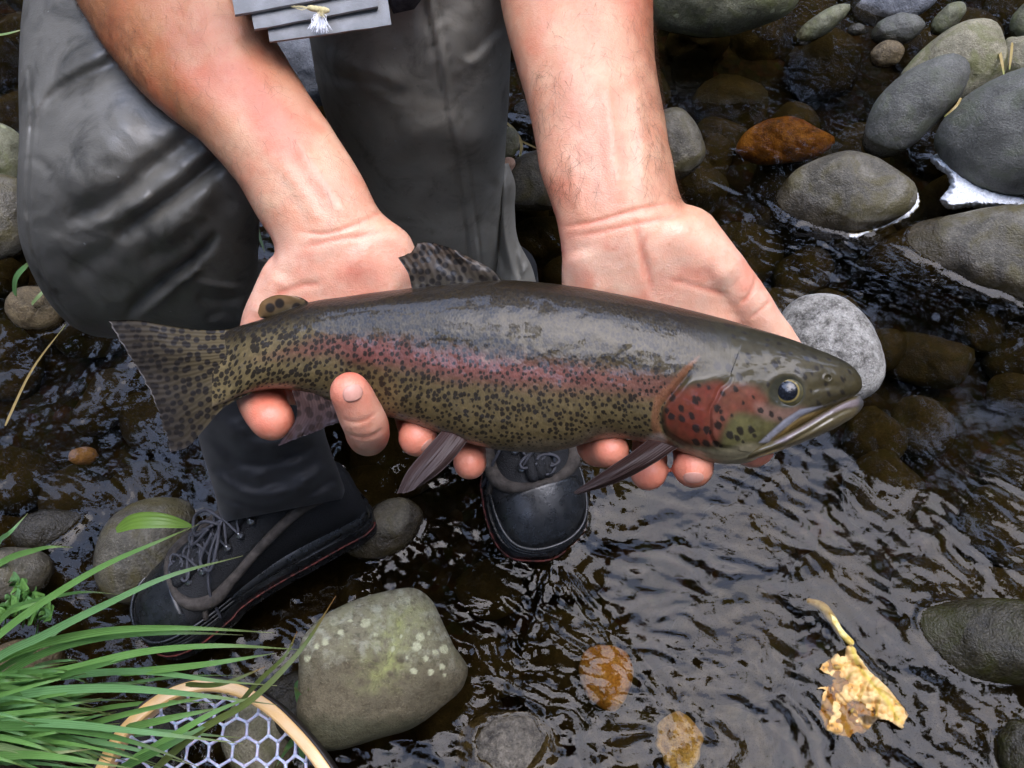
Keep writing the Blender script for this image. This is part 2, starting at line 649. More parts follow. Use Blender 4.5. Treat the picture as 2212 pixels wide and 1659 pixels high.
stone('stone', 'wet dark stone with a foam rim on its lower side', 'wetgrey', [(1668, 462), (1683, 412), (1715, 368), (1770, 341), (1836, 330), (1890, 350), (1934, 383), (1965, 415), (1965, 447), (1916, 487), (1850, 510), (1770, 512), (1712, 494)], 0.016, 0.55, group=G_RIVER, res=(40, 64))
stone('boulder', 'broad flat stone with a thin sheet of water at the right edge', 'wetgrey', [(1884, 565), (1900, 515), (1960, 482), (2080, 456), (2212, 450), (2340, 470), (2380, 580), (2330, 690), (2212, 677), (2135, 657), (2050, 628), (1950, 600)], -0.003, 0.42, group=G_RIVER, res=(40, 72))
stone('stone', 'white and grey mottled stone right behind the head of the trout', 'mottled', [(1690, 680), (1712, 652), (1755, 634), (1817, 642), (1868, 690), (1898, 758), (1904, 805), (1887, 842), (1850, 868), (1775, 880), (1700, 820)], 0.045, 0.7, group=G_RIVER, res=(36, 60))
stone('stone', 'dark speckled stone touching the wrist of the arm nearest the river', 'wetgrey', [(1400, 300), (1431, 240), (1470, 237), (1497, 262), (1516, 300), (1523, 335), (1502, 367), (1465, 389), (1400, 395)], 0.03, 0.7, group=G_RIVER)
stone('stone', 'small grey-tan stone between the standing leg and the bare forearm', 'tan', ell(1098, 308, 24, 33), 0.03, 0.8, group=G_RIVER)
stone('stone', 'dark stone with pale lichen dots behind the wrinkled wader cuff', 'wetgrey', [(1080, 385), (1118, 342), (1160, 326), (1215, 330), (1260, 380), (1240, 435), (1150, 454), (1095, 448)], 0.03, 0.7, group=G_RIVER)
stone('stone', 'bluish dark stone just under the surface between leg and forearm', 'dark', ell(1140, 265, 46, 46), -0.02, 0.7, group=G_RIVER)
stone('pebble', 'pinkish pebble wedged beside the standing leg', 'pink', ell(1096, 356, 19, 15, 35), 0.06, 0.8, group=G_RIVER, cat='pebble', res=(16, 24))
stone('boulder', 'grey boulder seen in the gap between the left forearm and the standing leg', 'bluegrey', [(560, 90), (610, 70), (690, 82), (735, 120), (735, 185), (690, 225), (600, 215)], 0.06, 0.7, group=G_RIVER)
stone('stone', 'greenish stone at the left edge above the grey-brown stone', 'olive', ell(5, 335, 50, 66), 0.03, 0.8, group='stones along the left edge')
stone('stone', 'grey-brown stone at the left edge beside the knee', 'wetgrey', ell(5, 468, 68, 92), 0.05, 0.7, group='stones along the left edge')
stone('stone', 'brown stone with a wet foot under the bent knee', 'brown', ell(82, 668, 62, 50, -8), 0.015, 0.7, group='stones along the left edge')
stone('stone', 'black wet stone awash near the left edge above the grass', 'dark', [(35, 1150), (50, 1120), (95, 1100), (150, 1104), (200, 1112), (212, 1135), (195, 1170), (120, 1190), (55, 1180)], -0.004, 0.5, group='stones along the left edge')
stone('stone', 'brown-green round stone beside the toe of the black boot', 'wetgrey', [(216, 1240), (214, 1190), (234, 1130), (285, 1088), (345, 1075), (405, 1090), (425, 1150), (400, 1230), (340, 1290), (250, 1292)], 0.025, 0.75, group=G_RIVER, res=(36, 60))
stone('stone', 'dark speckled stone at the left edge behind the grass blades', 'wetgrey', ell(32, 1240, 76, 58), 0.03, 0.75, group='stones along the left edge')
stone('stone', 'brown stone under the grass at the left edge', 'brown', ell(45, 1432, 88, 48), 0.02, 0.7, group='stones along the left edge')
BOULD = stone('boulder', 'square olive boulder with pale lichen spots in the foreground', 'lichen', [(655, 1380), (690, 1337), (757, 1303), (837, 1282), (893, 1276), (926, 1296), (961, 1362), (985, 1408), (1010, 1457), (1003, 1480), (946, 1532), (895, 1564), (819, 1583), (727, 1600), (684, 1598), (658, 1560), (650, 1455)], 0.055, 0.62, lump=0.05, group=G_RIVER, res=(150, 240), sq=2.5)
stone('stone', 'wet yellowish stone just behind the heel of the black boot', 'wetgrey', [(752, 1192), (780, 1130), (820, 1085), (880, 1078), (914, 1108), (902, 1150), (862, 1192), (805, 1206)], 0.008, 0.6, group=G_RIVER)
stone('stone', 'flat mossy stone awash near the lower right corner', 'mossy', [(1945, 1400), (1965, 1352), (2040, 1318), (2212, 1292), (2340, 1330), (2340, 1450), (2212, 1467), (2090, 1474), (1995, 1452)], 0.008, 0.5, group=G_RIVER, res=(36, 64))
stone('stone', 'mossy stone cut by the lower right corner', 'mossy', ell(2215, 1625, 56, 70), 0.012, 0.7, group=G_RIVER)
stone('stone', 'brown stone seen through the net beneath the wooden hoop', 'tan', ell(565, 1590, 84, 92), 0.0, 0.6, group='stones under the landing net')
stone('stone', 'dark stone behind the rim of the wooden hoop', 'dark', ell(650, 1530, 90, 70, -30), 0.005, 0.6, group='stones under the landing net')
stone('stone', 'grey stone under the grass left of the wooden hoop', 'dark', ell(300, 1600, 130, 80), 0.0, 0.6, group='stones under the landing net')
# its lichen crust patch by patch, lit top painted lighter, foot darker
m = NT('lichen_lit_top_stone')
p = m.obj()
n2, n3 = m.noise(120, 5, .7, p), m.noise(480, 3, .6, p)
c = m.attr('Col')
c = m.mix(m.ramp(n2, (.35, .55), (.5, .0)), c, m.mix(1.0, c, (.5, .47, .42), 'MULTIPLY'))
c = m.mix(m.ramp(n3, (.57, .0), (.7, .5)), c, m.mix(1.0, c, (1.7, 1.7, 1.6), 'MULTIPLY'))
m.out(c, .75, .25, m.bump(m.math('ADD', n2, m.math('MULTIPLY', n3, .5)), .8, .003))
bv = np.zeros(len(BOULD.data.vertices) * 3, np.float32)
BOULD.data.vertices.foreach_get('co', bv)
bv = bv.reshape(-1, 3) + np.array(BOULD.location)
px, py, d = proj(bv)
q2 = np.column_stack([px, py])


def tint(c, t, rgb):
    t = np.clip(t, 0, 1)[:, None]
    return c * (1 - t) + np.array(rgb) * t


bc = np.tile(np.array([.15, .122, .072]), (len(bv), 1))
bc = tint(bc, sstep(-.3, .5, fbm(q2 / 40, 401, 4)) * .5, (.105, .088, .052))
bc = tint(bc, sstep(1470, 1330, py + 50 * fbm(q2 / 60, 402, 3)) * .75, (.33, .30, .19))  # upper part painted lighter, as lit from above
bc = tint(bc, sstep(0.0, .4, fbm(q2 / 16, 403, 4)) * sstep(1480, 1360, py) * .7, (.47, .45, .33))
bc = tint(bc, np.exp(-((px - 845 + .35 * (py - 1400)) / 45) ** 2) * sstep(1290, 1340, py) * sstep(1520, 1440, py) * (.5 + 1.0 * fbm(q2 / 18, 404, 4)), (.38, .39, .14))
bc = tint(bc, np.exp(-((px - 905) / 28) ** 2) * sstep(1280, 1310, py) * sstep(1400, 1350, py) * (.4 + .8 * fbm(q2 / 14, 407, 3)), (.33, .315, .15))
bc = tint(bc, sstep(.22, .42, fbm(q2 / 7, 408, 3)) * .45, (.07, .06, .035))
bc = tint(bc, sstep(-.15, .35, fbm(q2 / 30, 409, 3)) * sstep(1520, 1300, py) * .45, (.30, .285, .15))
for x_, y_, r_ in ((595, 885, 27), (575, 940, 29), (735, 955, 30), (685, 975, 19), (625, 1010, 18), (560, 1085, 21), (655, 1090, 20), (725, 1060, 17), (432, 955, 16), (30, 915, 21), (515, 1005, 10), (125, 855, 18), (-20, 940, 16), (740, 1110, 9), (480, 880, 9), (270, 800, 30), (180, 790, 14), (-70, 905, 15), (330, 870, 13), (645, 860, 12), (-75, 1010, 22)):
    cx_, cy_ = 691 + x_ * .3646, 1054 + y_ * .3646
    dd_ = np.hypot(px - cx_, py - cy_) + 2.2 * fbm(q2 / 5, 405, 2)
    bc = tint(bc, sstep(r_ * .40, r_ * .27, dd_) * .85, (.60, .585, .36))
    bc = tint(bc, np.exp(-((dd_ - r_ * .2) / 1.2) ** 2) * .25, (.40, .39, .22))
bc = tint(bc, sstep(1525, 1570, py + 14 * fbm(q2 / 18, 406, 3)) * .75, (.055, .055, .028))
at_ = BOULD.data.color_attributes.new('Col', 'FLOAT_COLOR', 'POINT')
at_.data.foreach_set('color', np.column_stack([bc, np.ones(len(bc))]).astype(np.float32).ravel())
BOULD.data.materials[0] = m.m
G_SUB = 'coloured stones under the water'
stone('stone', 'red-amber stone glowing under the water right of the forearm', 'redamber', [(1590, 318), (1612, 280), (1655, 258), (1710, 255), (1765, 285), (1800, 310), (1770, 340), (1700, 352), (1640, 350)], -0.033, 0.45, lump=.1, group=G_SUB)
stone('stone', 'golden stone under the ripples right of the lichened boulder', 'amber', [(1252, 1440), (1268, 1406), (1310, 1396), (1352, 1410), (1368, 1445), (1358, 1490), (1325, 1532), (1276, 1510)], -0.028, 0.6, lump=.14, group=G_SUB)
stone('stone', 'bright orange stone under the water at the bottom edge', 'paleamber', ell(1467, 1602, 50, 62, 12, wob=.11), -0.026, 0.6, lump=.14, group=G_SUB)
stone('stone', 'large pale yellowish stone just under the surface at the bottom edge', 'mottled', ell(1098, 1622, 116, 84), -0.016, 0.5, group=G_SUB)
stone('pebble', 'pinkish pebble under the water below the tail fin', 'pink', ell(180, 985, 30, 20), -0.03, 0.6, group=G_SUB, cat='pebble', res=(16, 24))

# many cobbles of the bed, dim under the brown water
bed_spots = []
for _ in range(4000):
    if len(bed_spots) >= 190:
        break
    x, y = rnd.uniform(-1.0, 1.25), rnd.uniform(0.05, 1.9)
    px, py, d = proj((x, y, -0.06))
    if not (-80 < px < 2290 and -60 < py < 1700):
        continue
    r = rnd.choice([rnd.uniform(0.03, 0.055), rnd.uniform(0.045, 0.085)])
    if all(math.hypot(x - a, y - b) > (r + c) * 0.66 for a, b, c in bed_spots):
        bed_spots.append((x, y, r))
LANDMARKS = [(o['label'], proj(np.array(o.location))[:2]) for o in scene.objects if o.get('label') and o.get('category') in ('stone', 'boulder')]
COBBLES = []
for x, y, r in bed_spots:
    px, py, d = proj((x, y, -0.075))
    a = r * FOC / d
    ob = stone('cobble', 'dim brown cobble lying under the dark flowing water', 'bed', ell(px, py, a, a * rnd.uniform(0.6, 0.95), rnd.uniform(-60, 60), 10, .12, rnd.choice([2, 2.4, 2.8])), -0.086 + rnd.uniform(-0.02, 0.012), 0.55, lump=.13, group='submerged cobbles of the stream bed', res=(16, 24), cat='cobble')
    COBBLES.append((ob, px, py))
LANDMARKS += [('black boot planted sideways', (560, 1230)), ('black boot with its toe in the water', (1195, 1120)), ('large crumpled yellow leaf', (1850, 1500)), ('tail fin of the trout', (300, 850)), ('head of the trout', (1700, 860))]
taken = set()
for lb, (lx, ly) in LANDMARKS:
    lb = ' '.join(lb.split()[:7])
    while lb.split()[-1] in ('the', 'a', 'with', 'in', 'on', 'at', 'of', 'and', 'under', 'behind', 'right', 'its', 'thin', 'pale', 'just', 'above', 'beside', 'by', 'to', 'lying', 'between', 'near', 'cut', 'glowing', 'touching'):
        lb = ' '.join(lb.split()[:-1])
    for way, dx, dy in (('left of', -1, 0), ('right of', 1, 0), ('behind', 0, -1), ('in front of', 0, 1)):
        best = None
        for ob, cx_, cy_ in COBBLES:
            if not (0 < cx_ < 2212 and 0 < cy_ < 1659):
                continue
            u_ = (cx_ - lx) * dx + (cy_ - ly) * dy
            w_ = abs((cx_ - lx) * dy) + abs((cy_ - ly) * dx)
            if u_ > w_ and u_ < 260 and (best is None or u_ < best[0]):
                best = (u_, ob)
        if best and best[1].name not in taken:
            taken.add(best[1].name)
            best[1]['label'] = 'dim submerged cobble nearest %s the %s' % (way, lb)

# ------------------------------------------------------------------ ground, bed and bank
gx = np.concatenate([np.linspace(-60, -1.8, 30), np.linspace(-1.7, 1.9, 120), np.linspace(2, 60, 30)])
gy = np.concatenate([np.linspace(-60, -0.4, 30), np.linspace(-0.3, 2.4, 90), np.linspace(2.6, 60, 30)])
X, Y = np.meshgrid(gx, gy, indexing='ij')
Z = -0.135 + 0.022 * fbm(np.stack([X * 9, Y * 9], -1), 3, 3)
Z = np.where((np.abs(X) > 4) | (Y > 5) | (Y < -4), Z + 0.9 * sstep(4, 12, np.maximum(np.abs(X), np.abs(Y))), Z)
m = NT('stream_bed')
p = m.pos()
c = m.ramp(m.noise(24, 5, 0.6, p), (0.35, (0.007, 0.005, 0.003)), (0.55, (0.022, 0.016, 0.008)), (0.7, (0.055, 0.042, 0.022)))
v = m.vor(70, p)
c = m.mix(0.5, c, m.mix(1.0, c, v.outputs['Color'], 'MULTIPLY'))
m.out(c, 0.8, 0.2, m.bump(v.outputs['Distance'], 0.6, 0.01))
tag(mesh('ground', np.stack([X, Y, Z], -1), grid_faces(len(gx), len(gy)), m.m), kind='structure')

bx, by = np.meshgrid(np.linspace(-0.85, -0.2, 60), np.linspace(-0.1, 0.42, 50), indexing='ij')
bz = 0.05 * sstep(0.42, 0.0, np.hypot((bx + 0.66) / 1.15, (by - 0.1) / 0.8)) * 2 - 0.05 + 0.012 * fbm(np.stack([bx * 25, by * 25], -1), 9, 4)
m = NT('bank_soil')
p = m.pos()
m.out(m.ramp(m.noise(60, 6, 0.7, p), (0.35, (0.012, 0.009, 0.005)), (0.6, (0.045, 0.034, 0.018)), (0.75, (0.08, 0.065, 0.035))), 0.85, 0.2, m.bump(m.noise(160, 4, 0.7, p), 0.8, 0.008))
tag(mesh('riverbank', np.stack([bx, by, bz], -1), grid_faces(60, 50), m.m), kind='structure')

# ------------------------------------------------------------------ woods round the stream (outside the frame, mirrored in the water)
# crowns close over the stream and leave one ragged opening of sky
want, dirs = 46000, []
OPEN = unit(np.array([0.03, 0.17, 0.97]))
while sum(len(a) for a in dirs) < want:
    q = unit(rng.normal(size=(20000, 3)))
    q = q[q[:, 2] > -0.03]
    psi = np.degrees(np.arccos(np.clip(unit(q * np.array([.74, 1, 1])) @ OPEN, -1, 1)))
    ragged = psi + 30 * fbm(q * 4.4, 27, 3) + 18 * fbm(q * 11, 22, 3)
    dirs.append(q[rng.uniform(size=len(q)) < sstep(30, 31, ragged)])
q = np.vstack(dirs)[:want]
nl = len(q)
cc = q * rng.uniform(6.5, 10.5, nl)[:, None] + np.array([0, 0.4, 0.3])
no = unit(rng.normal(size=(nl, 3)))
t1 = unit(np.cross(no, rng.normal(size=(nl, 3))))
t2 = np.cross(no, t1)
sz = rng.uniform(0.10, 0.32, nl)[:, None]
q = np.stack([cc - t1 * sz, cc - t2 * sz * 0.5, cc + t1 * sz, cc + t2 * sz * 0.5], 1).reshape(-1, 3)
m = NT('woods_leaves')
m.out(m.ramp(m.noise(1.2, 3, 0.5, m.pos()), (0.35, (0.03, 0.045, 0.014)), (0.65, (0.075, 0.095, 0.03))), 0.6, 0.2)
tag(mesh('woods', q, np.arange(nl * 4).reshape(-1, 4), m.m, smooth=False), 'dense green woods enclosing the stream', 'woods', kind='stuff')

# ------------------------------------------------------------------ the squatting angler
m = NT('skin')
col = m.attr('Col')
p = m.pos()
n1 = m.noise(55, 5, 0.65, p)
n2 = m.noise(260, 4, 0.6, p)
c = m.mix(m.ramp(n1, (0.4, 0.0), (0.66, 0.62)), col, m.mix(1.0, col, (1.0, 0.70, 0.62), 'MULTIPLY'))
c = m.mix(m.ramp(n1, (0.28, 0.35), (0.45, 0.0)), c, m.mix(1.0, col, (1.12, 1.2, 1.15), 'MULTIPLY'))
c = m.mix(m.ramp(n2, (0.55, 0.0), (0.72, 0.40)), c, m.mix(1.0, col, (0.82, 0.6, 0.52), 'MULTIPLY'))
v = m.vor(950, p)
h = m.math('ADD', m.math('MULTIPLY', v.outputs['Distance'], 0.5), m.math('MULTIPLY', n2, 0.8))
SKIN = m.out(c, 0.44, 0.45, m.bump(h, 0.35, 0.0009), Subsurface_Weight=0.18, Subsurface_Scale=0.006)
m.b.inputs['Subsurface Radius'].default_value = (1.0, 0.35, 0.2)
m.b.inputs['Coat Weight'].default_value = 0.08
m.b.inputs['Coat Roughness'].default_value = 0.25


def wader_mat(name, base, dark, rough):
    m = NT(name)
    p = m.pos()
    n1 = m.noise(26, 6, 0.68, p, 0.6)
    n2 = m.noise(120, 5, 0.7, p)
    n3 = m.noise(900, 2, 0.5, p)
    c = m.ramp(n1, (0.3, dark), (0.47, base), (0.75, tuple(v * 1.25 for v in base)))
    c = m.mix(m.ramp(n2, (0.62, 0.0), (0.72, 0.5)), c, dark)
    c = m.mix(m.ramp(m.noise(34, 7, .72, p, 1.2), (.66, 0.0), (.74, .30)), c, (.34, .33, .30))
    v = m.vor(120, p)
    rs = m.n('SeparateColor')
    m.l(v.outputs['Color'], rs.inputs[0])
    drop = m.math('MULTIPLY', m.math('GREATER_THAN', rs.outputs[0], 0.93), m.ramp(v.outputs['Distance'], (0.08, 1.0), (0.14, 0.0)))
    c = m.mix(m.math('MULTIPLY', drop, 0.6), c, (0.4, 0.4, 0.38))
    ro = m.ramp(n1, (0.3, rough - 0.12), (0.6, rough + 0.06))
    return m.out(c, ro, 0.5, m.bump(m.math('ADD', m.math('MULTIPLY', n3, 0.3), m.math('MULTIPLY', n1, 1.2)), 0.25, 0.003))


WADER = wader_mat('grey_wader_fabric', (0.285, 0.262, 0.212), (0.145, 0.132, 0.107), 0.6)
WADER_K = wader_mat('wet_wader_fabric', (0.115, 0.107, 0.088), (0.046, 0.043, 0.035), 0.42)
m = NT('black_neoprene')
NEO = m.out((0.011, 0.0112, 0.0125), 0.62, 0.25, m.bump(m.noise(1500, 2, 0.5, m.pos()), 0.3, 0.0006), Sheen_Weight=0.08)
m = NT('boot_rubber')
RUB = m.out(m.ramp(m.noise(60, 4, 0.6, m.pos()), (0.35, (0.008, 0.0085, 0.009)), (0.7, (0.018, 0.019, 0.02))), m.ramp(m.noise(90, 4, 0.6, m.pos()), (0.35, 0.2), (0.7, 0.42)), 0.5, m.bump(m.noise(300, 3, 0.6, m.pos()), 0.2, 0.001))
m = NT('boot_mesh_fabric')
MESHF = m.out((0.012, 0.012, 0.013), 0.7, 0.35, m.bump(m.vor(700, m.pos()).outputs['Distance'], 0.6, 0.001))
m = NT('boot_suede')
SUEDE = m.out(m.ramp(m.noise(130, 5, 0.7, m.pos()), (0.35, (0.035, 0.03, 0.026)), (0.65, (0.085, 0.072, 0.062))), 0.85, 0.2, m.bump(m.noise(700, 3, 0.6, m.pos()), 0.5, 0.001))
m = NT('boot_lace')
LACE = m.out((0.055, 0.055, 0.064), 0.6, 0.4, m.bump(m.noise(1500, 2, 0.5, m.pos()), 0.6, 0.0006))
m = NT('eyelet_metal')
METAL = m.out((0.3, 0.3, 0.31), 0.3, 0.5, Metallic=0.9)
m = NT('red_welt')
REDW = m.out(m.ramp(m.noise(160, 3, .6, m.pos()), (.4, (0.03, 0.012, 0.010)), (.7, (0.20, 0.04, 0.03))), 0.6, 0.3)
m = NT('olive_shirt')
SHIRT = m.out(m.ramp(m.noise(30, 4, 0.6, m.pos()), (0.35, (0.075, 0.08, 0.062)), (0.7, (0.115, 0.12, 0.095))), 0.85, 0.2, m.bump(m.noise(50, 4, 0.6, m.pos()), 0.4, 0.01))
m = NT('cap_cloth')
CAPM = m.out((0.07, 0.065, 0.05), 0.85, 0.2)
m = NT('brown_hair')
HAIR = m.out((0.09, 0.042, 0.022), 0.45, 0.4)
m = NT('nail')
NAIL = m.out(m.ramp(m.noise(300, 2, 0.5, m.pos()), (0.3, (0.56, 0.265, 0.19)), (0.7, (0.62, 0.32, 0.235))), 0.42, 0.4)
m = NT('eye_white')
EYEW = m.out((0.7, 0.68, 0.64), 0.2, 0.5)
m = NT('dark_iris')
IRIS = m.out((0.05, 0.03, 0.015), 0.15, 0.5)

man = empty('person', (-0.05, 0.62, 0.0), 'person squatting in grey waders with bare forearms holding the trout in both hands', 'person')

# --- arms and hands: traced forearms, palms, thumbs, fingers grown into one surface
armA = [(60, -330, 400, -420, .655, .047), (105, -180, 430, -300, .635, .049), (165, 0, 470, -160, .61, .047), (235, 115, 535, -40, .595, .045), (325, 218, 602, 98, .58, .041),
        (440, 312, 662, 196, .567, .036), (505, 385, 720, 282, .557, .032), (550, 460, 777, 372, .55, .029), (594, 540, 822, 458, .546, .026),
        (566, 600, 893, 524, .548, .0245), (545, 672, 915, 640, .553, .021), (545, 760, 940, 750, .560, .018), (580, 840, 985, 850, .566, .0155), (620, 875, 995, 885, .569, .012)]
armB = [(1020, -400, 1385, -420, .64, .05), (1045, -180, 1402, -190, .605, .049), (1080, 0, 1411, -5, .578, .046), (1112, 130, 1413, 108, .564, .042), (1150, 270, 1430, 222, .552, .037),
        (1168, 370, 1448, 325, .543, .032), (1200, 470, 1478, 440, .537, .0275), (1214, 555, 1560, 505, .538, .026), (1213, 640, 1625, 600, .545, .0225),
        (1215, 740, 1640, 740, .556, .0185), (1240, 850, 1640, 880, .564, .0155), (1265, 885, 1630, 905, .567, .012)]
fingers = {
    'thumbA': ([(620, 600, .552), (575, 700, .558), (556, 790, .562), (563, 862, .552), (588, 905, .534)], [.016, .0155, .0145, .0148, .0138], 1),
    'indexA': ([(745, 720, .566), (775, 850, .577), (792, 932, .563), (795, 937, .532), (785, 903, .5), (757, 848, .486)], [.013, .0125, .0122, .0134, .0132, .0116], 1),
    'middleA': ([(850, 740, .566), (880, 860, .578), (901, 935, .560), (902, 944, .525)], [.0124, .0118, .0120, .0120], 1),
    'ringA': ([(930, 760, .566), (985, 880, .578), (1010, 965, .566), (1015, 1000, .531)], [.0122, .0115, .0112, .0101], 1),
    'littleA': ([(960, 780, .566), (1060, 870, .575), (1080, 915, .565), (1085, 925, .55)], [.011, .010, .0095, .009], 1),
    'thumbB': ([(1480, 520, .540), (1535, 575, .541), (1592, 632, .545), (1645, 700, .552), (1698, 770, .558), (1730, 820, .560)], [.022, .019, .016, .0140, .0128, .0115], 1),
    'littleB': ([(1275, 800, .562), (1280, 910, .566), (1283, 962, .550), (1318, 972, .52)], [.0115, .0112, .0112, .0112], 1),
    'ringB': ([(1390, 820, .566), (1402, 930, .571), (1402, 1000, .555), (1401, 1020, .526)], [.0122, .0115, .0116, .0112], 1),
    'middleB': ([(1480, 820, .566), (1492, 930, .572), (1498, 1000, .552), (1497, 1010, .52)], [.013, .0128, .0126, .0122], 1),
    'indexB': ([(1570, 820, .564), (1595, 920, .568), (1620, 965, .555), (1632, 968, .535)], [.013, .0125, .012, .0115], 1),
}


def arm_mesh(rows, which, upper):
    bag = Bag()
    V, c, r = loft_rows(rows, 90, 40, p=2.15)
    bag.add(*tube_close(V))
    bag.add(*tube(upper[0], upper[1], 30, 28, (True, True)))
    for k, (pts, rad, e) in fingers.items():
        if k[-1] == which:
            a = np.array(pts, float)
            bag.add(*tube(P(a[:, 0], a[:, 1], a[:, 2]), rad, 26, 20, (True, True)))
    return remesh(np.vstack(bag.V), bag.F, 0.0017, 6)


shA, shB = np.array([-0.235, 0.82, 0.86]), np.array([0.17, 0.82, 0.86])
elA, elB = P(250, -330, .655), P(1215, -380, .645)
VA, FA, NA = arm_mesh(armA, 'A', ([elA + (P(330, -150, .62) - elA) * 0.8, elA, (elA * .5 + shA * .5), shA], [.042, .046, .052, .058]))
VB, FB, NB = arm_mesh(armB, 'B', ([elB + (P(1230, -150, .6) - elB) * 0.8, elB, (elB * .5 + shB * .5), shB], [.042, .046, .052, .058]))

tipsA = [(588, 905), (755, 830), (893, 945), (1015, 1000)]
tipsB = [(1316, 973), (1405, 1020), (1497, 1010), (1632, 970)]
GROOVES = [  # lines of the palms and wrists: polyline, width px, depth m
    ([(640, 498), (700, 505), (760, 488), (835, 450)], 5, .0009), ([(640, 540), (700, 522), (800, 505), (850, 490)], 7, .0007),
    ([(1205, 492), (1290, 478), (1380, 452), (1470, 436)], 5, .0010), ([(1218, 515), (1300, 500), (1400, 478), (1500, 462)], 6, .0006),
    ([(1372, 470), (1380, 520), (1398, 580), (1410, 640)], 7, .0016), ([(1400, 500), (1388, 545), (1392, 610)], 6, .0008),
    ([(1640, 585), (1625, 630), (1598, 660)], 5, .0011), ([(1668, 645), (1640, 672), (1618, 690)], 4, .0007),
    ([(1440, 600), (1500, 618), (1580, 640)], 6, .0006), ([(590, 640), (640, 620), (700, 612)], 7, .0007),
    ([(735, 905), (775, 912), (815, 892)], 4, .0007), ([(742, 935), (790, 945), (835, 925)], 4, .0006),
]
BUMPS = [
    ([(640, 300), (700, 400), (755, 480)], 16, .0014), ([(600, 330), (655, 420), (700, 490)], 14, .0009),
    ([(1300, 150), (1320, 300), (1335, 440)], 18, .0016), ([(1370, 180), (1385, 300), (1390, 430)], 14, .0012), ([(1230, 330), (1245, 420), (1260, 480)], 14, .0010),
    ([(1440, 480), (1520, 540), (1590, 610)], 45, .0030), ([(1250, 540), (1270, 600), (1290, 650)], 35, .0020), ([(610, 590), (580, 640), (565, 690)], 28, .0020), ([(760, 540), (820, 590), (860, 640)], 40, .0018),
    ([(1200, 60), (1240, 180), (1290, 260)], 26, .0010), ([(330, 120), (450, 220), (560, 330)], 30, .0012),
]


def detail_arm(V, N, F, tips, tan):
    px, py, d = proj(V)
    facing = sstep(-0.1, 0.35, -np.sum(N * unit(V - C0), 1))
    off = np.zeros(len(V))
    gmask = np.zeros(len(V))
    for l, w, a in GROOVES:
        k = ridge(px, py, l, w) * facing
        off -= k * a
        gmask = np.maximum(gmask, k)
    for l, w, a in BUMPS:
        off += ridge(px, py, l, w) * facing * a
    V2 = V + N * off[:, None] + N * (fbm(V * 55, 5, 3) * 0.0007)[:, None]
    pale, tanned, red = np.array([.67, .365, .225]), np.array([.36, .148, .060]), np.array([.66, .225, .135])
    palm = np.array([.77, .45, .305])
    t = tan(px, py)[:, None]
    col = pale * (1 - t) + tanned * t
    pm = sstep(455, 560, py)[:, None]
    col = col * (1 - pm) + palm * pm
    tipd = np.min([np.hypot(px - a, py - b) for a, b in tips], 0)
    rm = np.maximum(sstep(120, 40, tipd), 0.55 * sstep(0.05, 0.5, fbm(np.column_stack([px, py]) / 60, 12, 3)) * sstep(440, 560, py))
    rm = np.maximum(rm, gmask * 0.75)[:, None]
    rm = np.where((py > 820)[:, None], np.maximum(rm, 0.35), rm)
    col = col * (1 - rm * 0.8) + red * rm * 0.8
    blot = fbm(V * 34, 15, 3)[:, None]
    col = col * (1 + .22 * blot * np.array([.5, 1.0, 1.0]))
    rb = sstep(.05, .5, fbm(V * 22, 16, 3))[:, None]
    col = col * (1 - rb * np.array([.02, .24, .27]))
    for l in ([(1262, 300), (1285, 380), (1290, 450)], [(1330, 180), (1345, 300), (1340, 420)], [(1395, 250), (1372, 330), (1382, 430)], [(650, 330), (700, 400), (722, 460)], [(560, 330), (640, 430), (670, 500)]):
        k = ridge(px, py, l, 7)[:, None] * .35
        col = col * (1 - k * np.array([.30, .12, .05]))
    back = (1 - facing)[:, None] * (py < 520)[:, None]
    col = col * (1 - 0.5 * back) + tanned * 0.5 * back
    return V2, col


def tanA(px, py):
    s = ((px - 165) * 0.55 + (py - 0) * 0.83) / 640.0          # along the arm
    e = ((px - 165) * 0.83 - (py - 0) * 0.55) / 330.0          # across it, 0 at the outer edge
    return np.clip(sstep(1.0, 0.2, s) * 0.85 + sstep(0.42, 0.02, e) * 0.6 * sstep(1.15, 0.7, s), 0, 1)


def tanB(px, py):
    return np.clip(sstep(1330, 1450, px - (py - 100) * 0.10) * 0.5 * sstep(520, 380, py) + sstep(420, -100, py) * 0.42, 0, 1)


VA, colA = detail_arm(VA, NA, FA, tipsA, tanA)
VB, colB = detail_arm(VB, NB, FB, tipsB, tanB)

# --- the rest of the body (above the frame): trunk, neck, head with a face
bag = Bag()
hips, chest, neck, head = np.array([-.04, 1.02, .36]), np.array([-.035, .88, .78]), np.array([-.03, .80, .96]), np.array([-.03, .735, 1.08])
bag.add(*tube([hips, (hips + chest) / 2, chest, chest + (neck - chest) * .55], [.15, .145, .15, .10], 30, 28, (True, True)))
bag.add(*tube([shA, chest + [0, 0, .07], shB], [.062, .085, .062], 24, 20, (True, True)))
bag.add(*tube([chest, neck, head], [.07, .058, .062], 16, 20))
dn = unit(np.array([0, -.62, -.78]))        # way he looks: down at the fish
hu = unit(np.array([0, -.78, .62]) * -1)
hu = unit(np.array([0.0, .78, -.62]) * -1) if False else unit(np.array([0, -.78, .62]))
sx = np.array([1.0, 0, 0])


def hp(a, b, c):
    return head + sx * a + hu * b + dn * c


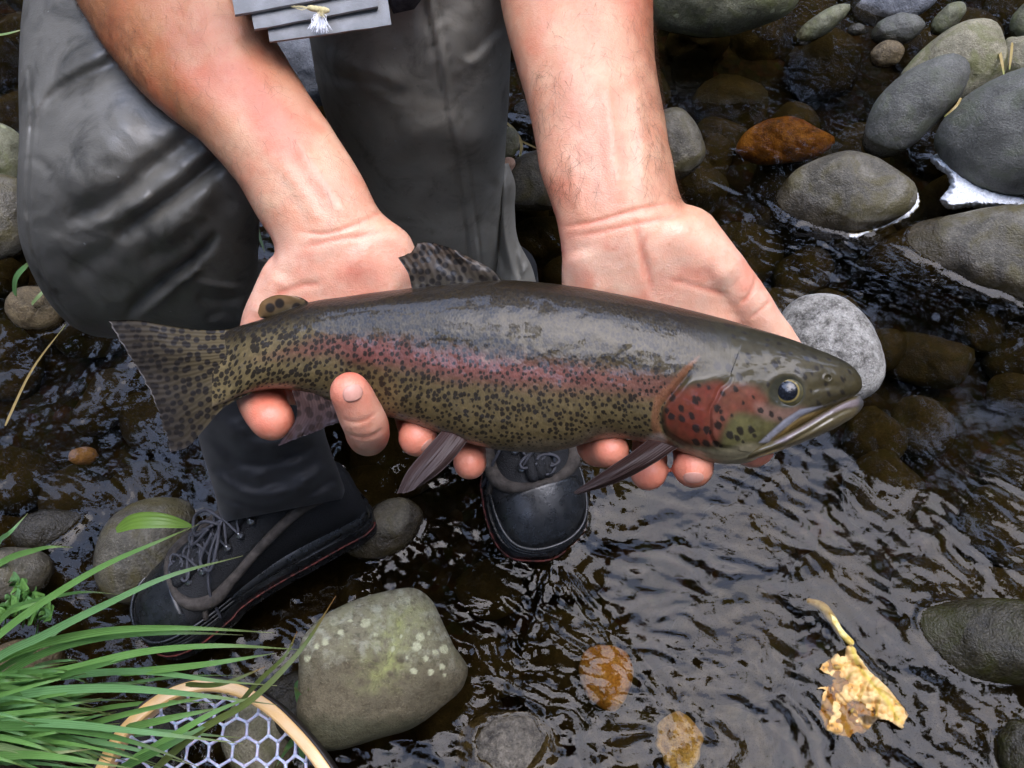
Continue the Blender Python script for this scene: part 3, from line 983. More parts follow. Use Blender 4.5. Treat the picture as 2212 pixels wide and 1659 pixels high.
bag.add(*tube([hp(0, .07, -.015), hp(0, .02, -.005), hp(0, -.05, .01), hp(0, -.095, .035)], [.062, .078, .068, .036], 24, 28, (True, True)))
bag.add(*tube([hp(0, .02, .062), hp(0, -.008, .084), hp(0, -.018, .094)], [.009, .011, .013], 12, 12, (True, True)))      # nose
bag.add(*tube([hp(-.022, -.052, .066), hp(0, -.05, .074), hp(.022, -.052, .066)], [.005, .008, .005], 12, 10, (True, True)))   # lips
bag.add(*tube([hp(-.045, .03, .058), hp(0, .034, .07), hp(.045, .03, .058)], [.008, .010, .008], 12, 10, (True, True)))      # brow
for s in (-1, 1):
    bag.add(*tube([hp(s * .074, .025, -.012), hp(s * .083, .012, -.02), hp(s * .076, -.025, -.008)], [.010, .014, .009], 12, 10, (True, True)))
VC, FC, NC = remesh(np.vstack(bag.V), bag.F, 0.006, 4)
oA, oB = len(VA), len(VA) + len(VB)
V = np.vstack([VA, VB, VC])
F = FA + [tuple(i + oA for i in f) for f in FB] + [tuple(i + oB for i in f) for f in FC]
colC = np.tile(np.array([.46, .25, .165]), (len(VC), 1))
body = mesh('body', V, F, SKIN, man, cols=np.vstack([colA, colB, colC]))
for s in (-1, 1):
    mesh('eye', *tube([hp(s * .03, .014, .058), hp(s * .03, .014, .0665)], [.011, .009], 4, 14, (True, True)), EYEW, man)
    mesh('iris', *tube([hp(s * .03, .013, .0722), hp(s * .03, .013, .0745)], [.0055, .0045], 3, 12, (False, True)), IRIS, man)
bg = Bag()
bg.add(*tube([hp(0, .085, -.02), hp(0, .06, -.03), hp(0, .0, -.05), hp(0, -.045, -.055)], [.060, .074, .066, .046], 20, 24, (True, True)))
bg.build('hair', HAIR, man)
bg = Bag()
bg.add(*tube([hp(0, .128, -.015), hp(0, .11, -.012), hp(0, .07, -.008)], [.045, .075, .088], 16, 28, (True, False)))
cap = bg.build('cap', CAPM, man)
th = np.linspace(-1.1, 1.1, 16)
br = np.array([[hp(.086 * math.sin(t), .07, -.008 + .086 * math.cos(t)) + k * (dn * .07 * math.cos(t) ** .7 - hu * .006) + z * hu * .004 for t in th] for k, z in ((0, 0), (1, 0), (1, 1), (0, 1))])
mesh('cap_brim', br.reshape(-1, 3), grid_faces(4, 16), CAPM, cap)
bg = Bag()
bg.add(*tube([hips + [0, -.01, .02], hips * .5 + chest * .5, chest, chest + [0, -.03, .10]], [.168, .165, .175, .10], 30, 30, (True, True)))
for s_, e_ in ((shA, elA), (shB, elB)):
    bg.add(*tube([chest + [0, 0, .05], s_, s_ + (e_ - s_) * .45, s_ + (e_ - s_) * .72], [.10, .080, .072, .068], 24, 26, (True, False)))
Vs, Fs, Ns = remesh(np.vstack(bg.V), bg.F, 0.009, 3)
Vs = Vs + Ns * (fbm(Vs * 14, 8, 3) * 0.012)[:, None]
shirt = mesh('shirt', Vs, Fs, SHIRT, man)

# --- fingernails the photo shows


def nail(pts_px, lift, name='fingernail'):
    """thin plate that follows the fingertip under it: outline quad base-left, base-right, tip-right, tip-left"""
    q4 = np.array(pts_px, float)
    lo_, hi_ = q4.min(0) - 4, q4.max(0) + 4
    X_, Y_, Z_ = [], [], []
    for V_ in (VA, VB):
        qx, qy, qd = proj(V_)
        k = (qx > lo_[0]) & (qx < hi_[0]) & (qy > lo_[1]) & (qy < hi_[1])
        if k.any():
            k &= qd < qd[k].min() + .007
            X_, Y_, Z_ = X_ + list(qx[k]), Y_ + list(qy[k]), Z_ + list(qd[k])
    X_, Y_, Z_ = np.array(X_), np.array(Y_), np.array(Z_)
    c_ = q4.mean(0)
    bas = lambda x, y: np.stack([np.ones_like(x), x - c_[0], y - c_[1], (x - c_[0]) ** 2, (y - c_[1]) ** 2, (x - c_[0]) * (y - c_[1])], -1)
    co = np.linalg.lstsq(bas(X_, Y_), Z_, rcond=None)[0]
    g, n_ = [], 11
    for i in range(n_):
        u = i / (n_ - 1)
        for j in range(n_):
            w = j / (n_ - 1)
            su, sw = 2 * u - 1, 2 * w - 1
            mu, mw = su * math.sqrt(1 - .42 * sw * sw), sw * math.sqrt(1 - .42 * su * su)     # rounded corners
            u2, w2 = (mu + 1) / 2, (mw + 1) / 2
            q_ = (q4[0] * (1 - w2) + q4[1] * w2) * (1 - u2) + (q4[3] * (1 - w2) + q4[2] * w2) * u2
            g.append(P(q_[0], q_[1], float((bas(np.array(q_[0]), np.array(q_[1])) @ co)) - lift * (1 - .5 * sw * sw)))
    g = np.array(g)
    back = g + unit(g - C0) * 0.0016
    f = [tuple(q) for q in grid_faces(n_, n_)] + [tuple(q[::-1]) for q in grid_faces(n_, n_, off=n_ * n_)]
    edge = list(range(n_)) + [n_ * i + n_ - 1 for i in range(1, n_)] + [n_ * (n_ - 1) + i for i in range(n_ - 2, -1, -1)] + [n_ * i for i in range(n_ - 2, 0, -1)]
    f += [(edge[i], edge[(i + 1) % len(edge)], edge[(i + 1) % len(edge)] + n_ * n_, edge[i] + n_ * n_) for i in range(len(edge))]
    return mesh(name, np.vstack([g, back]), f, NAIL, man)


nail([(742, 872), (786, 862), (781, 826), (738, 836)], .0009)
nail([(1474, 1020), (1522, 1020), (1519, 1044), (1478, 1044)], .0008)
nail([(906, 968), (930, 944), (937, 956), (914, 978)], .0008)

# --- hairs on the forearms
hv, hf = [], []
for V_, N_, tn, cnt in ((VA, NA, tanA, 2600), (VB, NB, tanB, 1700)):
    px, py, d = proj(V_)
    fc = -np.sum(N_ * unit(V_ - C0), 1)
    if V_ is VA:
        w = (py < 480) * (fc > -0.3) * (0.12 + 1.6 * sstep(0.35, 0.0, ((px - 165) * .83 - py * .55) / 330)) * sstep(-.3, .1, ((px - 165) * .55 + py * .83) / 640)
        flow = unit(P(700, 500, .55) - P(340, -40, .6))
    else:
        w = (py < 430) * (fc > -0.3) * (0.10 + 1.3 * sstep(1340, 1430, px - py * .08) + 0.9 * sstep(1215, 1150, px - py * .25) * (py > 150))
        flow = unit(P(1330, 450, .54) - P(1240, 0, .58))
    w = w * (py > -60) * (0.3 + sstep(-.2, .4, fbm(V_ * 40, 66, 2)))
    idx = rng.choice(len(V_), cnt, p=w / w.sum())
    for i in idx:
        b, n = V_[i], N_[i]
        L = rng.uniform(.006, .015)
        dr = unit(flow - n * (flow @ n) + rng.normal(size=3) * 0.55)
        dr = unit(dr - n * (dr @ n))
        sd = unit(np.cross(dr, n)) * 0.000065
        cur = rng.normal() * 0.3
        pr = []
        for k in range(4):
            u = k / 3
            q_ = b + dr * L * u + n * (0.0022 * math.sin(u * 2.4)) + sd / 0.000065 * cur * L * u * u
            pr += [q_ - sd * (1 - .8 * u), q_ + sd * (1 - .8 * u)]
        o_ = len(hv)
        hv += pr
        hf += [(o_ + 2 * k, o_ + 2 * k + 1, o_ + 2 * k + 3, o_ + 2 * k + 2) for k in range(3)]
tag(mesh('arm_hair', np.array(hv), hf, HAIR, man), kind='stuff')

# --- waders: bent knee on the left, standing shin in the middle, baggy cuff behind it
knee_rows = [(120, -330, 600, -330, .80, .10), (85, -150, 570, -150, .745, .105), (54, 0, 565, 0, .712, .105), (44, 150, 582, 150, .688, .10), (45, 300, 568, 300, .672, .098), (40, 420, 560, 420, .678, .094),
             (46, 520, 556, 520, .70, .088), (76, 600, 553, 600, .728, .08), (112, 660, 549, 660, .752, .068), (150, 700, 540, 700, .772, .054), (190, 722, 520, 726, .786, .035), (260, 732, 480, 738, .795, .012)]
V, c, r = loft_rows(knee_rows, 210, 260, p=2.3)
VALLEYS = [([(300, 128), (240, 142), (150, 186), (105, 226), (82, 277), (74, 335)], 26, .011), ([(470, 270), (430, 292), (328, 365), (255, 430), (190, 460), (128, 522)], 26, .010),
           ([(520, 300), (470, 345), (365, 430), (303, 470), (238, 530)], 20, .014), ([(474, 500), (420, 554), (346, 609), (285, 665), (262, 700)], 12, .014),
           ([(60, 335), (90, 350), (110, 380)], 10, .003), ([(420, 640), (470, 650), (530, 640)], 12, .006), ([(300, 560), (360, 545), (430, 500)], 24, .006), ([(150, 600), (200, 560), (260, 540)], 22, .005),
           ([(440, 690), (480, 672), (520, 690)], 10, .005), ([(60, 430), (75, 520), (105, 600)], 9, .003)]
RIDGES = [([(250, 110), (160, 150), (90, 200), (62, 270)], 22, .006), ([(330, 420), (300, 450), (270, 500)], 18, .006), ([(470, 390), (400, 470), (330, 540)], 26, .007),
          ([(440, 575), (401, 602), (350, 645), (292, 695)], 9, .009), ([(400, 600), (440, 612), (480, 620), (528, 624)], 8, .005), ([(300, 250), (220, 330), (140, 420)], 50, .008),
          ([(110, 560), (180, 630), (240, 690)], 30, .004), ([(130, 500), (210, 480), (290, 420)], 16, .005)]
vv = V.reshape(-1, 3)
px, py, d = proj(vv)
off = np.zeros(len(vv))
for l, w, a in VALLEYS:
    off -= ridge(px, py, l, w) * a
for l, w, a in RIDGES:
    off += ridge(px, py, l, w) * a * .85
off += 0.0025 * fbm(np.column_stack([px, py]) / 120, 61, 3)
wq = np.column_stack([px * .8 + py * .6, (py * .8 - px * .6) * 2.2]) / 95 + .6 * np.column_stack([fbm(np.column_stack([px, py]) / 90, 62, 2), fbm(np.column_stack([px, py]) / 90, 63, 2)])
off += 0.0030 * (0.35 - np.abs(fbm(wq, 64, 3))) * sstep(150, 420, py)
hem = spline([(62, 150), (68, 260), (62, 340), (58, 430), (72, 540), (112, 640), (165, 708)], 40)
hd, hs, ha = seg_dist(px, py, hem)
off += -0.0018 * np.exp(-(hd / 3.5) ** 2) + .0012 * np.exp(-((hd - 9) / 5) ** 2)
vv = vv - unit(vv - C0) * off[:, None]
bag = Bag()
bag.add(*tube_close(vv.reshape(V.shape)))
knee_back = [(400, 560, 640, 560, .80, .055), (400, 640, 655, 640, .82, .058), (402, 740, 668, 740, .845, .06), (412, 830, 672, 830, .865, .06), (424, 905, 690, 905, .882, .058)]
V, c, r = loft_rows(knee_back, 40, 60, p=2.1)
bag.add(*tube_close(V))
mesh('wader_leg', np.vstack(bag.V), bag.F, WADER_K, man)

shin_rows = [(600, -260, 1130, -260, .625, .09), (640, -120, 1118, -120, .645, .09), (656, 0, 1108, 0, .672, .088), (672, 90, 1102, 90, .692, .085), (691, 200, 1098, 200, .722, .08), (722, 300, 1092, 300, .757, .076),
             (772, 450, 1084, 450, .83, .07), (802, 540, 1078, 540, .88, .067), (822, 600, 1074, 600, .92, .064), (855, 680, 1085, 680, .965, .06), (890, 760, 1110, 760, .995, .055)]
V, c, r = loft_rows(shin_rows, 220, 220, p=2.25)
vv = V.reshape(-1, 3)
px, py, d = proj(vv)
off = -0.0035 * ridge(px, py, [(665, 110), (720, 160), (800, 175), (860, 200), (890, 215)], 16) - .003 * ridge(px, py, [(1095, 40), (1050, 90), (1010, 130)], 14) + .003 * ridge(px, py, [(1085, 70), (1040, 115), (1005, 150)], 16)
off += .004 * ridge(px, py, [(700, 120), (780, 160), (870, 190)], 30) - .003 * ridge(px, py, [(1070, 380), (1050, 470), (1030, 540)], 12) + .004 * ridge(px, py, [(860, 300), (960, 280), (1050, 330)], 40)
seam = [(905, -60), (922, 20), (948, 150), (968, 260), (985, 350), (1000, 460), (1012, 545), (1018, 600)]
sd, ss, sa = seg_dist(px, py, spline(seam, 40))
off += -0.0045 * np.exp(-(sd / 3.6) ** 2) + 0.0022 * sstep(24, 18, sd) * (ss < 0) - .0018 * np.exp(-((sd - 25) / 2.5) ** 2) * (ss < 0)
off += 0.003 * fbm(np.column_stack([px, py]) / 95, 71, 3)
vv = vv - unit(vv - C0) * off[:, None]
bag = Bag()
bag.add(*tube_close(vv.reshape(V.shape)))
cuff = [(1070, 360, 1098, 352, .80, .02), (1062, 392, 1112, 392, .81, .026), (1066, 450, 1112, 450, .84, .03), (1068, 520, 1120, 520, .87, .032), (1068, 570, 1148, 575, .895, .036), (1068, 640, 1162, 640, .92, .04), (1070, 720, 1160, 720, .95, .04)]
V, c, r = loft_rows(cuff, 90, 80, p=2.0)
vv = V.reshape(-1, 3)
px, py, d = proj(vv)
off = .006 * ridge(px, py, [(1090, 380), (1086, 450), (1096, 540), (1110, 600)], 7) - .006 * ridge(px, py, [(1078, 400), (1075, 500), (1090, 590)], 6) + .005 * ridge(px, py, [(1150, 560), (1128, 590), (1118, 640)], 7) - .004 * ridge(px, py, [(1112, 520), (1118, 570), (1130, 620)], 6)
vv = vv - unit(vv - C0) * off[:, None]
bag.add(*tube_close(vv.reshape(V.shape)))
for a, b, r0, r1 in ((P(340, -300, .78), hips + [-.09, 0, .0], .115, .14), (P(870, -220, .64), hips + [.08, 0, .0], .095, .14)):
    bag.add(*tube([a, (a + b) / 2 + [0, 0, .02], b], [r0, (r0 + r1) / 2, r1], 30, 40, (True, True)))
mesh('wader_leg', np.vstack(bag.V), bag.F, WADER, man)
# taped seam with its stitching beside the groove
sm = spline(seam, 60)
dd = np.interp(sm[:, 1], [q[1] for q in shin_rows], [q[4] - q[5] for q in shin_rows])

# --- boots
BOOT = [  # along the foot: x, half width, top height
    (0.000, .020, .085), (0.006, .030, .112), (0.020, .037, .128), (0.05, .040, .138), (0.09, .041, .140), (0.12, .041, .128), (0.15, .043, .108), (0.18, .046, .093),
    (0.21, .050, .081), (0.24, .052, .072), (0.265, .050, .064), (0.285, .044, .055), (0.298, .034, .045), (0.306, .018, .034)]


def boot(heel, toe, up, mirror, scale, guard_rows, label, ground_note=True):
    heel, toe = np.asarray(heel, float), np.asarray(toe, float)
    ax = unit(toe - heel)
    zu = unit(np.asarray(up, float) - ax * (np.asarray(up, float) @ ax))
    yv = np.cross(zu, ax) * mirror                     # towards the outer side of the foot

    def T(q):
        q = np.asarray(q, float)
        return heel + scale * (q[..., 0:1] * ax + q[..., 1:2] * yv + q[..., 2:3] * zu)
    s = spline(BOOT, 60)
    nth = 48
    th = np.linspace(0, 2 * np.pi, nth, endpoint=False)

    def ycen(x):
        return 0.010 * np.sin(np.clip(x, 0, .31) / .31 * np.pi * 1.2) - 0.004

    def shell(s, grow, z0=.018, z1=None, zcut=None):
        out = []
        for x, w, h in s:
            h = h if z1 is None else min(h, z1)
            zc, hz = (z0 + h) / 2, (h - z0) / 2 + grow
            cs, sn = np.cos(th), np.sin(th)
            yy = np.sign(cs) * np.abs(cs) ** (2 / 2.3) * (w + grow)
            zz = np.sign(sn) * np.abs(sn) ** (2 / 2.7) * hz
            yy = yy * (1 - 0.22 * np.clip(zz / hz, 0, 1))
            out.append(np.column_stack([np.full(nth, x), yy + ycen(x), zc + zz]))
        return np.array(out)
    b = empty('wading_boot', heel)
    b.parent = man
    b.location = tuple(heel - np.array(ORIGIN[man.name]))
    ORIGIN[b.name] = tuple(heel)
    if label:
        b['label'] = label
    bg = Bag()
    bg.add(*tube_close(T(shell(s, 0))))
    up_o = bg.build('upper', MESHF, b)
    note_waterline(np.vstack(bg.V), bg.F)
    # rubber toe cap and low rand all round
    bg = Bag()
    k = s[s[:, 0] > .243]
    bg.add(*tube_close(T(shell(k, .0016))))
    for i in range(3):
        zt = .026 + i * .0075
        pts = []
        for x, w, h in s[s[:, 0] > .19][::2]:
            pts.append((x, ycen(x) + (w + .002) * 1.0, zt))
        pts2 = [(x, 2 * ycen(x) - y, z) for x, y, z in pts]
        bg.add(*tube(T(pts + [(.3085, ycen(.308), zt)] + pts2[::-1]), .0022 * scale, 70, 6))
    bg.build('toe_cap', RUB, b)
    bg = Bag()
    rand = s.copy()
    rand[:, 2] = np.minimum(rand[:, 2], .045 + .012 * np.clip((.1 - rand[:, 0]) / .1, 0, 1))
    bg.add(*tube_close(T(shell(rand, .0018))))
    for line, rr in (([(.012, .036, .062), (.05, .0435, .052), (.10, .0445, .040), (.16, .047, .036), (.22, .053, .038)], .0018), ([(.03, .0385, .10), (.055, .042, .074), (.095, .044, .052), (.13, .0455, .043)], .0018),
                     ([(.008, .030, .10), (.02, .040, .075), (.035, .041, .055)], .0016), ([(.05, .0415, .095), (.085, .044, .07), (.12, .0455, .05)], .0014)):
        q = np.array(line)
        q[:, 1] = q[:, 1] + ycen(q[:, 0]) + .001
        bg.add(*tube(T(q), rr * scale, 24, 6))
    bg.build('rand', RUB, b)
    # suede bands: collar edge down to the toe, and round the lacing
    bg = Bag()
    for sg in (1, -1):
        line = np.array([(.02, .034, .118), (.06, .037, .122), (.10, .0385, .105), (.14, .0415, .086), (.18, .046, .068), (.215, .0475, .058), (.232, .040, .0615), (.244, .020, .066), (.246, .0, .0675)])
        q = line.copy()
        q[:, 1] = sg * (q[:, 1] + .0005) + ycen(q[:, 0])
        bg.add(*tube(T(q), np.array([.007, .0072, .0065, .006, .0065, .009, .008, .006, .005]) * scale, 50, 10, (True, True)))
        q = np.array([(.215, .047, .058), (.224, .051, .05), (.228, .054, .042)])
        q[:, 1] = sg * q[:, 1] + ycen(q[:, 0])
        bg.add(*tube(T(q), .0035 * scale, 12, 8, (True, True)))
    bg.build('suede_band', SUEDE, b)
    # sole with a red welt line
    ol = [(x, w + .0045 + (.003 if x > .2 else 0)) for x, w, h in spline(BOOT, 40)]
    loop = [(x, ycen(x) + w) for x, w in ol] + [(.313, ycen(.31))] + [(x, ycen(x) - w) for x, w in ol[::-1]] + [(-.004, ycen(0))]
    loop = np.array(loop)

    def ring(g, z):
        c_ = loop.mean(0)
        dv = unit(loop - c_)
        l_ = loop + dv * g
        wave = .003 * np.sin(loop[:, 0] * 42)
        return np.column_stack([l_, np.full(len(l_), z) + wave])
    R = np.array([ring(-.004, -.006), ring(0, -.004), ring(.001, .008), ring(-.001, .016), ring(.0005, .022), ring(-.003, .027)])
    vv_, f_ = tube_close(T(R))
    so = mesh('sole', vv_, f_, RUB, b, sharp=40)
    note_waterline(vv_, f_)
    mesh('welt_line', *tube(T(np.vstack([ring(.0008, .0115)[2:-2]])), (.0012 * scale), 140, 6), REDW, so)
    # tongue, laces, eyelets
    prof = lambda x: np.interp(x, s[:, 0], s[:, 2])
    bg = Bag()
    for y0 in (-1, 0, 1):
        pts = [(x, ycen(x) + y0 * .009, prof(x) + .0015 - abs(y0) * .0012) for x in np.linspace(.115, .236, 9)]
        bg.add(*tube(T(pts), .0075 * scale, 24, 10, (True, True)))
    bg.build('tongue', MESHF, b)
    holes = [(.225, .019), (.205, .022), (.185, .023), (.165, .024), (.145, .025), (.125, .025)]
    bl = Bag()
    for i, (x, y) in enumerate(holes):
        for sg in (1, -1):
            z = prof(x) - .006
            pt = np.array([x, sg * y + ycen(x), z + .004])
            e = mesh('eyelet', *tube(T([pt - [0, 0, .002], pt + [0, 0, .0022], pt + [0, 0, .0035]]), np.array([.0042, .0042, .0025]) * scale, 6, 12, (False, True)), METAL, b)
        x2 = holes[min(i + 1, 5)][0]
        for sg in (1, -1):
            y2 = holes[min(i + 1, 5)][1]
            pts = [(x, sg * y + ycen(x), prof(x) + .002), ((x + x2) / 2, ycen(x) + sg * .003, (prof(x) + prof(x2)) / 2 + .012 + .002 * sg), (x2, -sg * y2 + ycen(x2), prof(x2) + .002)]
            bl.add(*tube(T(pts), .0017 * scale, 14, 6))
    rr_ = random.Random(5)
    for sg, ln in ((1, .05), (-1, .045), (1, .03)):
        x0 = .15 + rr_.uniform(-.02, .02)
        pts = [(x0, ycen(x0), prof(x0) + .014), (x0 + .012, sg * ln * .55, prof(x0) + .016), (x0 + .034, sg * ln * .8, prof(x0) - .004), (x0 + .040, sg * ln * .45, prof(x0 + .03) + .008), (x0 + .012, sg * .004, prof(x0) + .016)]
        bl.add(*tube(T(pts), .0021 * scale, 40, 6))
    for sg in (1, -1):
        x0 = .155
        pts = [(x0, ycen(x0), prof(x0) + .014), (x0 + .03, sg * .018, prof(x0 + .03) + .012), (x0 + .05, sg * .042, prof(x0 + .05) - .006), (x0 + .06, sg * .058, .03)]
        bl.add(*tube(T(pts), .0018 * scale, 30, 6))
    for k, (x0, y0, a, b_) in enumerate(((.235, .004, .013, .006), (.222, -.006, .016, .007), (.228, .010, .012, .007), (.212, .002, .017, .008), (.205, -.010, .014, .006), (.196, .008, .018, .008))):
        tt_ = np.linspace(0, 2 * np.pi, 12)
        ro = .5 * math.sin(k * 2.1)
        pts = []
        for t_ in tt_[:-1 if k % 2 else -3]:
            xx, yy = b_ * math.cos(t_), a * math.sin(t_)
            xq, yq = x0 + xx * math.cos(ro) - yy * math.sin(ro) * .5, ycen(x0) + y0 + yy
            pts.append((xq, yq, prof(min(xq, .243)) + .0052 + .0015 * (k % 3)))
        bl.add(*tube(T(pts), .0018 * scale, 40, 6))
    bl.build('lace', LACE, b)
    return T


heelA, toeA = W(795, 1098, .03), W(312, 1362, .012)
print('boot length', np.linalg.norm(toeA - heelA))
scA = np.linalg.norm(toeA - heelA) / .312
TA = boot(heelA, toeA, (-.12, .10, 1), -1, scA, None, 'black boot planted sideways with its red welt line towards the grass')
BOOT_TOE = W(1200, 1203, 0.0)
toeB = W(1203, 1204, -.012)
heelB = toeB + .31 * unit(np.array([-.34, .93, .06]))
TB = boot(heelB, toeB, (0.10, -.05, 1), 1, 1.0, None, 'black boot with its toe in the water under the belly of the trout')

# --- neoprene gravel guards over the boot tops
dA = proj(TA(np.array([[.075, 0, .13]])))[2][0]
guard = [(418, 800, 672, 800, dA - .075, .062), (420, 880, 690, 880, dA - .05, .064), (430, 950, 703, 940, dA - .03, .064), (447, 1010, 718, 985, dA - .015, .063), (463, 1062, 735, 1030, dA, .062), (478, 1118, 742, 1068, dA + .012, .058), (484, 1128, 738, 1078, dA + .016, .052)]
V, c, r = loft_rows(guard, 90, 90, p=2.2)
vv = V.reshape(-1, 3)
px, py, d = proj(vv)
off = .012 * ridge(px, py, [(430, 1000), (520, 1065), (620, 1060), (720, 1000)], 16) + .008 * ridge(px, py, [(470, 900), (560, 960), (690, 930)], 22) - .007 * ridge(px, py, [(440, 930), (540, 1000), (700, 960)], 14) - .006 * ridge(px, py, [(440, 1050), (530, 1090), (640, 1080), (730, 1030)], 10) + .009 * fbm(np.column_stack([px, py]) / 60, 81, 3)
vv = vv - unit(vv - C0) * off[:, None]
mesh('gravel_guard', *tube_close(vv.reshape(V.shape)), NEO, man)
gB = TB(np.array([[.055, .0, .21], [.06, 0, .17], [.07, 0, .13], [.075, .0, .10]]))
mesh('gravel_guard', *tube(gB, [.044, .050, .056, .056], 24, 40), NEO, man)

# --- foam fly patch hanging at his chest, with one fly on it
m = NT('grey_foam')
FOAM = m.out(m.ramp(m.noise(60, 4, 0.6, m.pos()), (0.35, (0.20, 0.20, 0.195)), (0.7, (0.285, 0.285, 0.28))), 0.8, 0.25, m.bump(m.noise(1200, 3, 0.6, m.pos()), 0.3, 0.0008))
pd = .53
patch = empty('fly_patch', P(680, 20, pd + .01), 'grey ribbed foam fly patch hanging over the forearm at the top edge', 'fly patch')
RIBS = [((503, 6), (800, -48), 30, .0), ((545, 42), (812, -8), 26, .0022), ((580, 74), (843, 36), 20, .0044)]
for (x0, y0), (x1, y1), hw, dz in RIBS:
    a = np.array([x0, y0], float)
    b = np.array([x1, y1], float)
    V = []
    for u in np.linspace(0, 1, 40):
        q = a + (b - a) * u
        nrm = np.array([(b - a)[1], -(b - a)[0]])
        nrm = nrm / np.linalg.norm(nrm)
        prof_ = [(2.1, .012), (2.1, .0034), (1.2, .0022), (.7, .0009), (.2, .0), (-.45, -.0012), (-.85, -.0010), (-1.0, .0005), (-1.02, .003), (-.95, .012)]
        wob = 1.2 * noise(np.array([[u * 6 + x0, y0, 0]]), 3)[0]
        V.append([P(q[0] + nrm[0] * hw * t, q[1] + nrm[1] * hw * t + wob, pd + dz + z) for t, z in prof_])
    V = np.array(V)
    mesh('foam_rib', *tube_close(V), FOAM, patch, sharp=40)
m = NT('dark_pack_cloth')
PACK = m.out(m.ramp(m.noise(140, 4, 0.6, m.pos()), (0.4, (0.018, 0.019, 0.023)), (0.6, (0.05, 0.052, 0.06))), 0.8, 0.3, m.bump(m.vor(1200, m.pos()).outputs['Distance'], 0.5, 0.001))
V, c, r = loft_rows([(760, -260, 1000, -300, .60, .03), (800, -60, 960, -110, .585, .028), (838, 5, 925, -22, .58, .022), (850, 30, 895, 20, .582, .010)], 40, 40)
mesh('pack_pocket', *tube_close(V), PACK, patch)
V, c, r = loft_rows([(505, -230, 830, -270, .56, .012), (520, 20, 820, -30, .555, .010), (585, 55, 835, 18, .553, .008)], 20, 24)
mesh('pack_panel', *tube_close(V), PACK, patch)

for px0, sg in ((560, -1), (800, 1)):
    a0 = P(px0, -190, pd + .03)
    mesh('lanyard', *tube([a0, a0 * .55 + (neck + [sg * .07, -.05, 0]) * .45 + [0, 0, -.03], neck + [sg * .07, -.05, 0]], .003, 30, 8), PACK, patch)
m = NT('yellow_thread')
YT = m.out((0.62, 0.52, 0.26), 0.6, 0.3, m.bump(m.noise(2500, 2, 0.5, m.pos()), 0.8, 0.0005))
m = NT('white_hackle')
WH = m.out((0.82, 0.82, 0.84), 0.6, 0.3)
fly = empty('fishing_fly', P(690, 22, pd), 'pale yellow fishing fly with a white feather wing stuck in the foam', 'fishing fly')
bg = Bag()
for k in range(9):
    x = 668 + k * 4.4
    bg.add(*tube(P([x, x + 4], [17 + k * .6, 18 + k * .6], [pd - .006, pd - .006]), .0014 + .0004 * (k % 2), 4, 10, (True, True)))
bg.build('fly_body', YT, fly)


def fibres(name, root, tips, mat, w=.00013):
    bv, bf = [], []
    for tp in tips:
        a, b = P(*root), P(*tp)
        mid = (a + b) / 2 + rng.normal(size=3) * .0010
        sd = unit(np.cross(b - a, FW)) * w
        for q, k in ((a, 1), (mid, .9), (b, .4)):
            bv += [q - sd * k, q + sd * k]
        o_ = len(bv) - 6
        bf += [(o_, o_ + 1, o_ + 3, o_ + 2), (o_ + 2, o_ + 3, o_ + 5, o_ + 4)]
    return mesh(name, np.array(bv), bf, mat, fly)


fibres('hackle', (692, 26, pd - .005), [(692 + math.sin(t) * L, 26 + math.cos(t) * L, pd - .008 + rng.uniform(-.002, .004)) for t, L in zip(rng.normal(-.05, .28, 130), rng.uniform(28, 48, 130))], WH, .00018)
fibres('hackle', (694, 24, pd - .006), [(694 + math.sin(t) * L, 24 + math.cos(t) * L, pd - .010 + rng.uniform(-.003, .003)) for t, L in zip(rng.uniform(-1.2, 1.5, 40), rng.uniform(8, 17, 40))], YT)
fibres('fly_tail', (668, 17, pd - .006), [(632 + rng.uniform(-4, 4), 12 + rng.uniform(-3, 3), pd - .004) for _ in range(7)], YT)

# ------------------------------------------------------------------ the trout
TOP = [(455, 712), (490, 712), (520, 703), (560, 691), (620, 668), (670, 652), (750, 640), (820, 630), (900, 621), (1000, 610), (1083, 605), (1180, 611), (1270, 623), (1350, 638), (1430, 655), (1500, 672), (1580, 693),
       (1650, 714), (1710, 733), (1760, 752), (1800, 768), (1830, 783), (1850, 800), (1860, 816), (1863, 828)]
BOT = [(455, 880), (490, 868), (530, 851), (570, 842), (620, 841), (660, 848), (700, 860), (740, 878), (800, 893), (860, 906), (930, 929), (1000, 954), (1060, 969), (1120, 976), (1180, 977), (1240, 966), (1290, 952), (1340, 948),
       (1400, 958), (1440, 966), (1480, 979), (1530, 997), (1580, 1003), (1620, 998), (1650, 981), (1668, 966), (1700, 944), (1740, 918), (1780, 893), (1815, 872), (1840, 859), (1855, 848), (1863, 836)]
DEP = [(455, .530, .0025), (490, .529, .0065), (530, .527, .0135), (600, .525, .018), (700, .523, .022), (850, .521, .026), (1000, .519, .0285), (1180, .517, .0295), (1350, .516, .0285), (1500, .515, .0265), (1600, .5140, .0245), (1700, .5125, .0205), (1780, .5110, .0155), (1830, .5110, .0105), (1855, .5125, .006), (1863, .514, .003)]


def lin(tab, x, k=1):
    t = spline(tab, 900)
    o = np.argsort(t[:, 0])
    return np.interp(x, t[o, 0], t[o, k])


nx, nth = 960, 380
xs = np.concatenate([np.linspace(458, 1840, nx - 40), 1840 + 22.6 * np.sin(np.linspace(0, np.pi / 2, 41)[1:])])
ty, by = lin(TOP, xs), lin(BOT, xs)
dc, tk = lin(DEP, xs, 1), lin(DEP, xs, 2)
